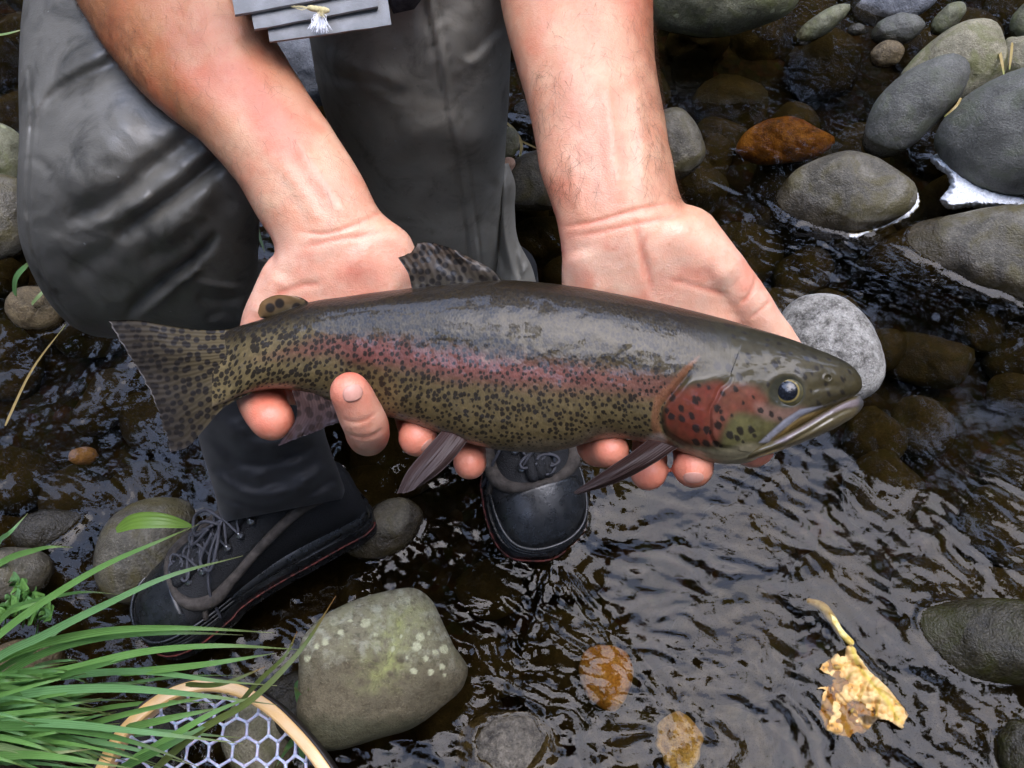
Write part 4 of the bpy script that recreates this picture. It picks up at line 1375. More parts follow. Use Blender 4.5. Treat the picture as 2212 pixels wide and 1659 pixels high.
# more points on the side turned to the camera
tt = np.concatenate([np.linspace(np.pi, 2 * np.pi, 300, endpoint=False), np.linspace(0, np.pi, 80, endpoint=False)])   # pi..2pi = near side (sin<0), from the top edge
qv = np.cos(tt - np.pi)                       # +1 at the top edge, -1 at the bottom edge
qd = np.sin(tt)                               # -1 nearest the camera
pw = 2.15
qv_ = np.sign(qv) * np.abs(qv) ** (2 / pw)
qd_ = np.sign(qd) * np.abs(qd) ** (2 / pw)
my, hy = (ty + by) / 2, (by - ty) / 2
PX = np.repeat(xs[:, None], nth, 1)
PY = my[:, None] - hy[:, None] * qv_[None]
D = dc[:, None] + tk[:, None] * qd_[None]
near = np.clip(-qd_, 0, 1)[None] * np.ones_like(PX)

# relief: gill cover, cheek, mouth, nape, cleithrum, belly dents by the fingers
GILL = [(1512, 770), (1490, 802), (1476, 821), (1460, 840), (1443, 861), (1429, 884), (1427, 907), (1436, 938), (1460, 955), (1485, 970)]
PREO = [(1576, 815), (1572, 825), (1556, 838), (1547, 858), (1534, 884), (1533, 919), (1535, 945), (1548, 962), (1590, 972)]
gd, gs, ga = seg_dist(PX, PY, spline(GILL, 60))
pdd, ps, pa = seg_dist(PX, PY, spline(PREO, 60))
inside = (gs < 0)
OFF = np.zeros_like(PX)
w_top = sstep(762, 812, PY)
OFF += 0.0020 * np.where(inside, sstep(0, 14 + 60 * sstep(.25, .0, ga), gd) * sstep(260, 60, gd), 0) * w_top + 0.0016 * sstep(1460, 1620, PX) * sstep(1800, 1600, PX) * (1 - w_top) - 0.0016 * np.exp(-(gd / 7) ** 2) * sstep(.06, .26, ga)
OFF += 0.0009 * np.where(ps < 0, sstep(0, 10, pdd) * sstep(90, 20, pdd), 0) - 0.0010 * np.exp(-(pdd / 4.5) ** 2) * np.clip(np.minimum(pa, 1 - pa) * 6, 0, 1)
MAXU = [(1790, 874), (1745, 880), (1715, 893), (1680, 922), (1650, 950), (1640, 958)]
OFF += 0.0010 * ridge(PX, PY, MAXU, 9) - 0.0012 * ridge(PX, PY, [(1770, 885), (1720, 905), (1690, 932), (1662, 962)], 4)
OFF += 0.0016 * ridge(PX, PY, [(1780, 893), (1735, 912), (1690, 945), (1665, 968)], 12)
er = np.hypot((PX - 1700) / 38, (PY - 846) / 34)
OFF += -0.0022 * np.exp(-(er / .80) ** 4) + 0.0005 * np.exp(-((er - 1.15) / .25) ** 2)
OFF += -0.0010 * np.exp(-(np.hypot(PX - 1789, PY - 816) / 5.0) ** 2) + 0.0006 * np.exp(-((np.hypot(PX - 1789, PY - 816) - 8) / 3) ** 2)   # nostril
OFF += -0.0010 * ridge(PX, PY, [(1740, 850), (1765, 838), (1790, 834), (1825, 836)], 9)
for k in range(7):           # branchiostegal pleats under the throat
    l = np.array([(1470, 968), (1520, 984), (1570, 992), (1640, 975)]) + np.array([[4, 3 + k * 4.2 - 4]])
    OFF += (0.0005 if k % 2 else -0.0006) * ridge(PX, PY, l, 3.2)
lat = [(500, 782), (700, 770), (900, 775), (1100, 792), (1300, 812), (1460, 822)]
OFF -= 0.004 * np.exp(-(((PX - 770) / 60) ** 2 + ((PY - 850) / 60) ** 2))
OFF += 0.0007 * fbm(np.stack([PX / 70, PY / 50], -1), 91, 3) + 0.0010 * fbm(np.stack([PX / 210, PY / 110], -1), 93, 2)
D = D - OFF * near
V = P(PX, PY, D)

# skin colours (its own pigment) in plain masks
BACK, OLIVE, FLANK = np.array([.016, .011, .005]), np.array([.042, .032, .014]), np.array([.096, .070, .029])
BELLY, TAILC, PINK = np.array([.13, .10, .062]), np.array([.145, .108, .046]), np.array([.125, .042, .033])
v = (PY - ty[:, None]) / (by - ty)[:, None]
wob = 0.05 * fbm(np.stack([PX / 90, PY / 40], -1), 95, 3)
vb = np.clip(v + wob, 0, 1.2)
vb = np.where(qd[None] > 0, np.where(v < .5, 0.02, np.clip(v, .5, 1)), vb)


def ml(a, b, t):
    return a * (1 - t[..., None]) + b * t[..., None]


col = ml(np.broadcast_to(BACK, PX.shape + (3,)), OLIVE, sstep(.04, .30, vb))
col = ml(col, FLANK, sstep(.42, .80, vb))
tl = sstep(820, 500, PX) * sstep(.12, .4, vb)
col = ml(col, TAILC, tl * .85)
col = ml(col, BELLY, sstep(.90, 1.0, vb) * .8)
stripe_y = np.interp(PX, [480, 560, 700, 850, 1000, 1150, 1300, 1450, 1520], [792, 772, 748, 764, 790, 806, 822, 840, 850])
stripe_w = np.interp(PX, [480, 560, 700, 900, 1200, 1400, 1500], [8, 12, 22, 34, 30, 26, 24])
sy = np.exp(-np.abs((PY - stripe_y + 10 * fbm(np.stack([PX / 45, PY / 25], -1), 97, 3)) / stripe_w) ** 2.6)
sy *= sstep(500, 640, PX) * (PX < 1500)
col = ml(col, PINK, np.clip(sy, 0, 1) * np.interp(PX, [500, 640, 800, 1200, 1450], [.25, .6, .92, .85, .6]))
headm = np.where(inside & (PX > 1420), sstep(0, 4 + 50 * sstep(.25, 0, ga), gd), 0) * (PX > 1420)
headm = headm * w_top + sstep(1465, 1585, PX) * (1 - w_top)
HEADC, CHEEK = np.array([.044, .035, .015]), np.array([.135, .024, .013])
col = ml(col, ml(np.broadcast_to(np.array([.026, .022, .011]), PX.shape + (3,)), HEADC, sstep(.03, .26, vb)), headm)
cl = area_mask(PX, PY, [(1512, 768), (1490, 800), (1468, 826), (1440, 858), (1426, 884), (1424, 908), (1434, 940), (1455, 958), (1430, 962), (1412, 940), (1408, 890), (1420, 850), (1445, 830), (1470, 800)], 4)
col = ml(col, np.array([.16, .065, .03]), cl * (1 - headm) * .75)
red1 = area_mask(PX, PY, [(1455, 848), (1480, 838), (1510, 832), (1560, 828), (1560, 850), (1545, 880), (1538, 920), (1545, 955), (1500, 960), (1460, 945), (1438, 915), (1438, 880)], 10)
red2 = area_mask(PX, PY, [(1556, 838), (1590, 832), (1640, 842), (1655, 870), (1640, 890), (1590, 893), (1562, 930), (1550, 960), (1537, 940), (1536, 890)], 13)
redn = 0.75 + 0.25 * fbm(np.stack([PX / 18, PY / 18], -1), 98, 3)
col = ml(col, CHEEK, np.clip(red1 * redn, 0, 1))
col = ml(col, np.array([.165, .043, .026]), np.clip(red2 * redn * .85, 0, 1))
pink2 = area_mask(PX, PY, [(1630, 872), (1680, 880), (1740, 884), (1700, 905), (1650, 905)], 12)
col = ml(col, np.array([.22, .12, .09]), pink2 * .6)
ol2 = area_mask(PX, PY, [(1585, 900), (1640, 905), (1672, 915), (1650, 945), (1610, 975), (1560, 970), (1568, 930)], 14)
col = ml(col, np.array([.09, .08, .028]), ol2 * .9)
thr = area_mask(PX, PY, [(1470, 966), (1550, 972), (1640, 962), (1660, 980), (1610, 1010), (1530, 1010)], 8)
col = ml(col, np.array([.225, .19, .11]), thr * .9)
mx = area_mask(PX, PY, [(1776, 877), (1729, 884), (1694, 907), (1664, 934), (1640, 956), (1661, 956), (1694, 926), (1729, 898)], 3, smooth=False)
col = ml(col, np.array([.28, .28, .31]), mx * .95)
mx2 = area_mask(PX, PY, [(1845, 858), (1790, 880), (1740, 897), (1696, 925), (1664, 957), (1682, 972), (1712, 955), (1755, 918), (1815, 880)], 4)
col = ml(col, np.array([.17, .11, .035]), mx2 * .85)
eyer = sstep(1.15, .9, er)
col = ml(col, np.array([.03, .028, .016]), eyer)
lower_fin = area_mask(PX, PY, [(1385, 965), (1400, 945), (1430, 940), (1440, 965)], 8)
col = ml(col, np.array([.40, .36, .30]), lower_fin * .6)
mott = fbm(np.stack([PX / 9, PY / 9], -1), 99, 2) + .8 * fbm(np.stack([PX / 26, PY / 20], -1), 100, 3)
col = np.clip(col * (1 + 0.22 * mott[..., None]), 0.003, 1)

# spot maps: spots per metre choose between two rasters; radius in cells
fine = np.clip(sstep(.34, .20, vb) * sstep(560, 800, PX), 0, 1) * (1 - headm)
sr = np.interp(vb, [0, .2, .3, .42, .55, .75, .9, 1.0], [.40, .40, .44, .45, .40, .40, .36, .10])
sr = sr * np.interp(PX, [460, 560, 800, 1000, 1420], [1.12, 1.16, 1.06, 1.0, .96])
sr = sr * (1 - .22 * np.clip(sy, 0, 1))
sr = np.where(headm > .5, np.interp(PX, [1430, 1560, 1680, 1800], [.30, .30, .24, .18]), sr)
sr = sr * (1 - thr) * (1 - mx) * (1 - mx2 * .7) * (1 - cl * .9) * (1 - eyer)
arc = np.cumsum(np.concatenate([np.zeros((nx, 1)), np.linalg.norm(np.diff(V, axis=1), axis=2)], 1), 1)
fco = np.stack([PX / FOC * .515, arc, headm], -1)
rough_map = headm * 0.0

m = NT('trout_skin')
col_n = m.attr('Col')
fc = m.attr('fco', 'Vector')
sep = m.n('SeparateXYZ')
m.l(fc, sep.inputs[0])
nzv = m.n('TexNoise')
nzv.inputs['Scale'].default_value = 420
nzv.inputs['Detail'].default_value = 3
m.l(fc, nzv.inputs['Vector'])
sub = m.n('VectorMath', operation='SUBTRACT')
m.l(nzv.outputs['Color'], sub.inputs[0])
sub.inputs[1].default_value = (.5, .5, .5)
scl = m.n('VectorMath', operation='SCALE')
m.l(sub.outputs[0], scl.inputs[0])
scl.inputs['Scale'].default_value = 0.0022
add = m.n('VectorMath', operation='ADD')
m.l(fc, add.inputs[0])
m.l(scl.outputs[0], add.inputs[1])
flat2 = m.n('VectorMath', operation='MULTIPLY')
m.l(add.outputs[0], flat2.inputs[0])
flat2.inputs[1].default_value = (1.0, .86, 0)


def spots(scale, keep):
    vo = m.n('TexVoronoi', voronoi_dimensions='2D')
    vo.inputs['Scale'].default_value = scale
    vo.inputs['Randomness'].default_value = 0.92
    m.l(flat2.outputs[0], vo.inputs['Vector'])
    rs = m.n('SeparateColor')
    m.l(vo.outputs['Color'], rs.inputs[0])
    r = m.math('MULTIPLY', m.attr('sr', 'Fac'), m.math('ADD', m.math('MULTIPLY', rs.outputs[0], .70), .50))
    e = m.math('SUBTRACT', r, vo.outputs['Distance'])
    k = m.math('GREATER_THAN', rs.outputs[1], keep)
    mr = m.n('MapRange', interpolation_type='SMOOTHSTEP')
    m.l(e, mr.inputs[0])
    mr.inputs[1].default_value = -.11
    mr.inputs[2].default_value = .09
    return m.math('MULTIPLY', mr.outputs[0], k)


s_body, s_fine, s_head = spots(318, .06), spots(400, .12), spots(150, .30)
s1 = m.n('Mix', data_type='FLOAT')
m.l(m.attr('fine', 'Fac'), s1.inputs[0])
m.l(s_body, s1.inputs[2])
m.l(s_fine, s1.inputs[3])
s2 = m.n('Mix', data_type='FLOAT')
m.l(sep.outputs[2], s2.inputs[0])
m.l(s1.outputs[0], s2.inputs[2])
m.l(s_head, s2.inputs[3])
spot = s2.outputs[0]
c = m.mix(m.math('MULTIPLY', spot, .93), col_n, (.013, .010, .007))
# scales: small overlapping cells that break the gloss
sv = m.n('TexVoronoi', voronoi_dimensions='2D')
sv.inputs['Scale'].default_value = 640
sm_ = m.n('VectorMath', operation='MULTIPLY')
m.l(fc, sm_.inputs[0])
sm_.inputs[1].default_value = (1, .75, 0)
m.l(sm_.outputs[0], sv.inputs['Vector'])
rs = m.n('SeparateColor')
m.l(sv.outputs['Color'], rs.inputs[0])
glint = m.math('MULTIPLY', m.math('GREATER_THAN', rs.outputs[0], .55), m.math('SUBTRACT', 1.0, sep.outputs[2]))
c = m.mix(m.math('MULTIPLY', glint, .16), c, m.mix(1.0, c, (1.9, 1.8, 1.7), 'MULTIPLY'))
hgt = m.math('MULTIPLY', sv.outputs['Distance'], m.math('SUBTRACT', 1.0, m.math('MULTIPLY', sep.outputs[2], .9)))
nb = m.bump(m.noise(90, 3, .5, fc), .15, .0012)
nb = m.bump(hgt, .28, .0007, nb)
m.out(c, 0.45, 0.18, nb, Coat_Weight=0.46, Coat_Roughness=0.06, Coat_IOR=1.42)
cb = m.bump(m.noise(70, 3, .5, fc, .5), .16, .0012)
cb = m.bump(hgt, .035, .0006, cb)
m.l(cb, m.b.inputs['Coat Normal'])
TROUT = m.m

fish = empty('trout', P(1100, 800, .518), 'spotted rainbow trout with a red stripe and red gill cover held in two hands', 'fish')
vv, ff = tube_close(V)
pad = lambda a: np.concatenate([a.reshape(-1), a[0].mean(keepdims=True), a[-1].mean(keepdims=True)])
cols = np.vstack([col.reshape(-1, 3), col[0].mean(0), col[-1].mean(0)])
fcv = np.vstack([fco.reshape(-1, 3), fco[0].mean(0), fco[-1].mean(0)])
mesh('body', vv, ff, TROUT, fish, cols=cols, attrs={'sr': pad(sr), 'fine': pad(fine), 'fco': fcv})

# lower jaw with its pale lip
JT = [(1600, 972), (1640, 957), (1690, 938), (1735, 914), (1780, 887), (1815, 869), (1842, 857), (1858, 855), (1865, 866)]
JB = [(1590, 1004), (1640, 989), (1700, 969), (1750, 950), (1790, 932), (1825, 913), (1850, 896), (1862, 882), (1866, 873)]
jx = np.concatenate([np.linspace(1604, 1845, 90), 1845 + 20.3 * np.sin(np.linspace(0, np.pi / 2, 24)[1:])])
jt, jb = lin(JT, jx), lin(JB, jx)
jd = np.interp(jx, [1600, 1700, 1800, 1866], [.510, .506, .506, .511])
jk = np.interp(jx, [1600, 1640, 1700, 1780, 1840, 1866], [.010, .015, .0155, .012, .0075, .002])
th = np.linspace(0, 2 * np.pi, 64, endpoint=False)
JPX = np.repeat(jx[:, None], 64, 1)
JPY = ((jt + jb) / 2)[:, None] - ((jb - jt) / 2)[:, None] * np.cos(th)[None]
JD = (jd + .004)[:, None] - jk[:, None] * np.sin(th)[None]
lip = [(1665, 955), (1700, 938), (1745, 914), (1790, 887), (1830, 868), (1856, 864)]
JD = JD - (0.0013 * ridge(JPX, JPY, lip, 8) - 0.0013 * ridge(JPX, JPY, np.array(lip) + [6, 16], 4)) * (np.sin(th) > 0)
JV = P(JPX, JPY, JD)
jv = (JPY - jt[:, None]) / (jb - jt)[:, None]
jc = ml(np.broadcast_to(np.array([.085, .066, .028]), JPX.shape + (3,)), np.array([.13, .10, .052]), sstep(.6, .95, jv))
lm = area_mask(JPX, JPY, [(1672, 957), (1705, 938), (1745, 914), (1790, 888), (1830, 868), (1858, 864), (1856, 872), (1820, 884), (1775, 904), (1725, 933), (1695, 955)], 4)
jc = ml(jc, np.array([.18, .14, .14]), lm * .85)
tipm = sstep(1845, 1862, JPX)
jc = ml(jc, np.array([.05, .05, .055]), tipm * .8)
jc = jc * (1 + .12 * fbm(np.stack([JPX / 8, JPY / 5], -1), 101, 2)[..., None])
m = NT('trout_jaw')
m.out(m.attr('Col'), .35, .4, m.bump(m.noise(500, 3, .6, m.pos()), .25, .0008), Coat_Weight=.6, Coat_Roughness=.08)
vv, ff = tube_close(JV)
mesh('lower_jaw', vv, ff, m.m, fish, cols=np.vstack([jc.reshape(-1, 3), jc[0].mean(0), jc[-1].mean(0)]))

# eye: clear dome, gold-edged pupil
ex, ey = 1699, 847
ed = float(np.median(D[(np.hypot(PX - ex, PY - ey) > 24) & (np.hypot(PX - ex, PY - ey) < 36) & (qd[None] < 0)]))
ec = P(ex, ey, ed + .0066)
ne = unit(C0 - ec + np.array([0.06, .05, .10]) * .5)
ae = unit(np.cross(ne, [0, 0, 1.0]))
be = np.cross(ne, ae)
ph = np.linspace(0, 1.35, 40)
th = np.linspace(0, 2 * np.pi, 56, endpoint=False)
R_e = .0102
EV = np.array([[ec + R_e * (ne * math.cos(a) * .92 + math.sin(a) * (ae * math.cos(t) + be * math.sin(t))) for t in th] for a in ph])
rr_ = np.repeat(np.sin(ph)[:, None], 56, 1)
ecol = np.where((rr_ < .55)[..., None], np.array([.004, .004, .006]), np.array([.055, .05, .025]))
gold = np.exp(-((rr_ - .605) / .045) ** 2)
ecol = ml(ecol, np.array([.22, .16, .05]), np.clip(gold, 0, 1))
ecol = ml(ecol, np.array([.10, .085, .035]), sstep(.70, .80, rr_) * (0.5 + .5 * fbm(np.stack([np.cos(th) * 3 + 0 * rr_, np.sin(th) * 3 + rr_ * 6], -1), 103, 2)))
m = NT('trout_eye')
m.out(m.attr('Col'), .2, .3, Coat_Weight=.5, Coat_Roughness=.03)
vv, ff = tube_close(EV)
mesh('eye', vv, ff, m.m, fish, cols=np.vstack([ecol.reshape(-1, 3), ecol[0].mean(0), ecol[-1].mean(0)]))


# --- fins: thin, rayed, slightly rippled blades
def fin_mat(name, base, tipc, spotc=None, sscale=150, ray=26, trans=.25, coat=.4):
    m = NT(name)
    uv = m.attr('fuv', 'Vector')
    sp = m.n('SeparateXYZ')
    m.l(uv, sp.inputs[0])
    c = m.mix(m.math('POWER', sp.outputs[0], .8), base, tipc)
    rayv = m.math('SINE', m.math('MULTIPLY', m.math('ADD', sp.outputs[1], m.math('MULTIPLY', m.noise(5, 2, .5, uv), .03)), ray * 6.283))
    c = m.mix(m.math('MULTIPLY', m.math('ADD', rayv, 1.0), .10), c, m.mix(1.0, c, (.45, .42, .4), 'MULTIPLY'))
    if spotc:
        fx = m.attr('fxy', 'Vector')
        vo = m.n('TexVoronoi', voronoi_dimensions='2D')
        vo.inputs['Scale'].default_value = sscale
        vo.inputs['Randomness'].default_value = .75
        m.l(fx, vo.inputs['Vector'])
        k = m.ramp(vo.outputs['Distance'], (.30, 1.0), (.44, 0.0))
        c = m.mix(m.math('MULTIPLY', k, .95), c, spotc)
    m.out(c, .45, .25, m.bump(rayv, .3, .0005), Coat_Weight=coat, Coat_Roughness=.14, Transmission_Weight=0.0)
    if trans:
        t = m.n('BsdfTranslucent')
        m.l(c, t.inputs[0])
        ms = m.n('MixShader')
        ms.inputs[0].default_value = trans
        m.l(m.b.outputs[0], ms.inputs[1])
        m.l(t.outputs[0], ms.inputs[2])
        m.l(ms.outputs[0], m.t.nodes['Material Output'].inputs['Surface'])
    return m.m


def fin(name, base, tip, side0, side1, d, mat, nu=46, nv=60, thick=(.0028, .0006), rip=.0008, parent=None, axis=None, seed=0, jag=3.0, bulge=0.0):
    """Coons patch: base and tip run from side0 to side1; side lines run from base to tip; rows are px,py[,depth]"""
    def cv(l, n):
        l = np.array([q if len(q) == 3 else (q[0], q[1], d) for q in l], float)
        return spline(l, n)
    B_, T_, S0, S1 = cv(base, nv), cv(tip, nv), cv(side0, nu), cv(side1, nu)
    u = np.linspace(0, 1, nu)[:, None, None]
    w = np.linspace(0, 1, nv)[None, :, None]
    Q = (1 - u) * B_[None] + u * T_[None] + (1 - w) * S0[:, None] + w * S1[:, None] - ((1 - u) * (1 - w) * B_[0] + (1 - u) * w * B_[-1] + u * (1 - w) * T_[0] + u * w * T_[-1])
    uu, ww = np.repeat(u[:, :, 0], nv, 1), np.repeat(w[:, :, 0], nu, 0)
    jn = fbm(np.stack([ww * 38, uu * 0], -1), 200 + seed, 2)
    dirv = np.gradient(Q[..., :2], axis=0)
    dirv = dirv / (np.linalg.norm(dirv, axis=-1, keepdims=True) + 1e-9)
    Q[..., :2] += dirv * (jn * jag * sstep(.75, 1, uu))[..., None]
    dd = Q[..., 2] + rip * np.sin(ww * 13 + uu * 2) * uu + rip * 1.5 * fbm(np.stack([ww * 4, uu * 2], -1), 210 + seed, 2) - bulge * np.sin(ww * np.pi) * np.sin(uu * np.pi * .8)
    tkn = (thick[0] * (1 - uu) + thick[1] * uu) / 2 * np.clip(np.sin(np.clip(ww, .02, .98) * np.pi) ** .35, .15, 1)
    a, b = P(Q[..., 0], Q[..., 1], dd - tkn), P(Q[..., 0], Q[..., 1], dd + tkn)
    n = nu * nv
    f = [tuple(q) for q in grid_faces(nu, nv)] + [tuple(q[::-1]) for q in grid_faces(nu, nv, off=n)]
    edge = list(range(nv)) + [nv * i + nv - 1 for i in range(1, nu)] + [nv * (nu - 1) + i for i in range(nv - 2, -1, -1)] + [nv * i for i in range(nu - 2, 0, -1)]
    f += [(edge[i], edge[i] + n, edge[(i + 1) % len(edge)] + n, edge[(i + 1) % len(edge)]) for i in range(len(edge))]
    fuv = np.stack([uu, ww, 0 * uu], -1).reshape(-1, 3)
    fxy = np.stack([Q[..., 0] / FOC * .52, Q[..., 1] / FOC * .52, 0 * uu], -1).reshape(-1, 3)
    return mesh(name, np.vstack([a.reshape(-1, 3), b.reshape(-1, 3)]), f, mat, fish, attrs={'fuv': np.vstack([fuv, fuv]), 'fxy': np.vstack([fxy, fxy])})


DK = (.016, .012, .009)
tailm = fin_mat('tail_fin_skin', (.135, .10, .042), (.038, .030, .022), DK, 205, 24)
fin('tail_fin', [(520, 710, .5275), (512, 760, .5265), (510, 800, .5265), (525, 838, .527), (545, 848, .5275)], [(234, 692, .54), (262, 742, .541), (300, 800, .541), (332, 862, .541), (352, 920, .541), (369, 977, .541)],
    [(520, 710, .5275), (440, 712, .531), (370, 704, .535), (300, 692, .538), (234, 692, .54)], [(545, 848, .5275), (482, 882, .531), (440, 928, .535), (400, 968, .539), (369, 977, .541)], .53, tailm, 60, 90, (.010, .0007), .0012, seed=1, jag=3.5)
dorm = fin_mat('dorsal_fin_skin', (.060, .052, .036), (.085, .055, .034), DK, 200, 13)
fin('dorsal_fin', [(890, 625, .519), (985, 615, .517), (1085, 607, .516)], [(860, 557, .517), (882, 549, .516), (905, 525, .515), (962, 532, .513), (1022, 560, .512)], [(890, 625, .519), (882, 592, .518), (860, 557, .517)],
    [(1085, 607, .516), (1064, 583, .514), (1022, 560, .512)], .516, dorm, 44, 70, (.004, .0006), .0012, seed=2, jag=2.6)
adm = fin_mat('adipose_fin_skin', (.075, .06, .032), (.21, .115, .04), DK, 128, 3, .15)
fin('adipose_fin', [(575, 688, .524), (620, 670, .523), (668, 654, .522)], [(557, 676, .521), (563, 655, .520), (590, 639, .519), (640, 640, .519)], [(575, 688, .524), (562, 686, .522), (557, 676, .521)], [(668, 654, .522), (655, 645, .520), (640, 640, .519)], .522, adm, 24, 40, (.005, .0028), .0002, seed=3, jag=.5)
ventm = fin_mat('anal_fin_skin', (.13, .075, .06), (.05, .036, .04), (.035, .022, .018), 170, 14, .25, .12)
fin('anal_fin', [(630, 842, .518), (680, 850, .514), (728, 874, .511)], [(600, 964, .527), (660, 940, .520), (735, 910, .512)], [(630, 842, .518), (642, 890, .522), (600, 964, .527)], [(728, 874, .511), (735, 890, .511), (735, 910, .512)], .515, ventm, 40, 44, (.004, .0007), .0012, seed=4)
pelm = fin_mat('pelvic_fin_skin', (.040, .017, .012), (.055, .038, .034), None, 1, 12, .2, .10)
fin('pelvic_fin', [(955, 930, .502), (985, 938, .500), (1010, 952, .500)], [(857, 1066, .492), (882, 1063, .491), (908, 1050, .491)], [(955, 930, .502), (915, 975, .497), (878, 1020, .494), (857, 1066, .492)], [(1010, 952, .500), (985, 985, .496), (948, 1022, .493), (908, 1050, .491)], .496, pelm, 50, 40, (.0045, .0008), .0008, seed=5, jag=1.5, bulge=.002)
pecm = fin_mat('pectoral_fin_skin', (.032, .014, .010), (.028, .016, .013), None, 1, 11, .2, .06)
fin('pectoral_fin', [(1400, 950, .500), (1430, 955, .495), (1466, 966, .496)], [(1240, 1062, .488), (1241, 1066, .488), (1248, 1069, .488)], [(1400, 950, .500), (1360, 980, .494), (1300, 1020, .490), (1240, 1062, .488)], [(1466, 966, .496), (1410, 1003, .491), (1335, 1042, .489), (1248, 1069, .488)], .494, pecm, 60, 36, (.005, .0008), .0006, seed=6, jag=1.0, bulge=.003)

# ------------------------------------------------------------------ grass, net, leaf, foam, straws
def q7(X, Y):
    return X * .3646, 1054 + Y * .3646


def q9(X, Y):
    return 1405.5 + X * .3646, 1054 + Y * .3646


def grass_mat(name, a, b, tip):
    m = NT(name)
    u = m.attr('along', 'Fac')
    c = m.mix(m.noise(40, 3, .5, m.pos()), a, b)
    c = m.mix(m.ramp(u, (.82, 0.0), (1.0, 1.0)), c, tip)
    w = m.attr('across', 'Fac')
    vein = m.math('SINE', m.math('MULTIPLY', w, 26))
    c = m.mix(m.math('MULTIPLY', m.math('ADD', vein, 1.0), .12), c, m.mix(1.0, c, (.5, .55, .4), 'MULTIPLY'))
    m.out(c, .42, .45, m.bump(vein, .3, .0004))
    t = m.n('BsdfTranslucent')
    m.l(m.mix(1.0, c, (1.1, 1.3, .6), 'MULTIPLY'), t.inputs[0])
    ms = m.n('MixShader')
    ms.inputs[0].default_value = .28
    m.l(m.b.outputs[0], ms.inputs[1])
    m.l(t.outputs[0], ms.inputs[2])
    m.l(ms.outputs[0], m.t.nodes['Material Output'].inputs['Surface'])
    return m.m


GR = [grass_mat('grass_green', (.115, .25, .05), (.17, .33, .085), (.16, .17, .05)), grass_mat('grass_bluegreen', (.12, .26, .085), (.17, .33, .12), (.2, .2, .07)),
      grass_mat('grass_dark', (.055, .14, .03), (.10, .21, .05), (.10, .10, .03)), grass_mat('grass_pale', (.20, .30, .11), (.30, .38, .16), (.35, .3, .14))]
STRAW = grass_mat('straw_stalk', (.42, .29, .10), (.50, .38, .16), (.3, .33, .08))
BROWNTIP = grass_mat('grass_browntip', (.10, .14, .035), (.14, .17, .04), (.30, .13, .03))


def blade(name, pts, width, mat, parent=None, n=26, fold=.35, blunt=.0, side=None, broad=False):
    """pts: px,py,z ; a folded, tapering strip"""
    a = np.array(pts, float)
    if len(a) == 2:
        a = np.vstack([a[0], (a[0] + a[1]) / 2, a[1]])
    s = spline(W(a[:, 0], a[:, 1], a[:, 2]), n)
    t = unit(np.gradient(s, axis=0))
    up = unit(np.array([rnd.uniform(-.35, .35), rnd.uniform(-.6, .1), 1.0]) if side is None else np.asarray(side, float))
    sd = unit(np.cross(t, up))
    nn = np.cross(sd, t)
    u = np.linspace(0, 1, n)
    w = width * (np.clip(u * 6 + .55, 0, 1) * (1 - u ** 3.2) + blunt * u) * .5 if not broad else width * .5 * np.sin(np.clip(u * .93 + .05, 0, 1) * np.pi) ** .7
    w = np.maximum(w, .00025)
    V = np.stack([s - sd * w[:, None] + nn * (w * fold)[:, None], s, s + sd * w[:, None] + nn * (w * fold)[:, None]], 1)
    al = np.repeat(u[:, None], 3, 1).reshape(-1)
    ac = np.tile(np.array([0, .5, 1]), n)
    return mesh(name, V.reshape(-1, 3), grid_faces(n, 3), mat, parent, attrs={'along': al, 'across': ac})


tuft = empty('grass_tuft', W(-60, 1560, .02), 'tuft of long green grass blades leaning in from the lower left corner', 'grass')
KEY = [
    ([(0, 870), (300, 650), (650, 445), (1000, 292), (1180, 215)], .10, .17, .0078, 0), ([(0, 1000), (250, 880), (600, 705), (1000, 523), (1440, 402)], .10, .20, .0082, 1),
    ([(0, 1010), (400, 885), (800, 832), (1200, 832), (1620, 858)], .09, .20, .0085, 0), ([(0, 1130), (300, 965), (700, 875), (1100, 858), (1440, 872)], .08, .17, .0075, 2),
    ([(0, 1160), (400, 1080), (900, 965), (1300, 935), (1785, 958)], .09, .21, .0085, 0), ([(0, 1190), (500, 1105), (900, 1092), (1300, 1145), (1640, 1172)], .08, .18, .008, 1),
    ([(0, 1250), (400, 1195), (800, 1192), (1300, 1242), (1640, 1285)], .11, .21, .0085, 1), ([(0, 1400), (400, 1402), (800, 1442), (1440, 1515)], .12, .2, .0078, 1),
    ([(0, 1410), (500, 1442), (900, 1540), (1180, 1655)], .13, .2, .008, 2), ([(700, 1100), (1000, 1072), (1300, 1035), (1630, 980)], .15, .19, .0065, 0),
    ([(900, 1680), (1200, 1425), (1500, 1245), (1780, 960), (1990, 640)], .14, .22, .006, 9), ([(0, 320), (80, 245), (165, 150)], .06, .10, .007, 1),
    ([(0, 450), (200, 372), (340, 348), (430, 352)], .06, .12, .0075, 0), ([(0, 740), (350, 640), (560, 618), (700, 632)], .06, .12, .006, 2), ([(0, 1530), (300, 1570), (560, 1545)], .12, .16, .0075, 3),
    ([(0, 1590), (400, 1602), (800, 1665)], .12, .18, .008, 0), ([(700, 1670), (1000, 1525), (1350, 1340)], .14, .19, .0065, 2), ([(760, 1625), (1000, 1485), (1300, 1315), (1530, 1222)], .15, .19, .006, 0),
    ([(750, 1420), (1000, 1365), (1300, 1302)], .14, .17, .0065, 0), ([(1420, 1280), (1550, 1130), (1700, 980), (1760, 850)], .12, .17, .0045, 9), ([(0, 1080), (250, 930), (500, 720)], .07, .12, .007, 2),
    ([(0, 790), (160, 700), (330, 655)], .06, .11, .007, 0), ([(1100, 1165), (1350, 1150), (1570, 1060)], .14, .17, .0045, 9),
]
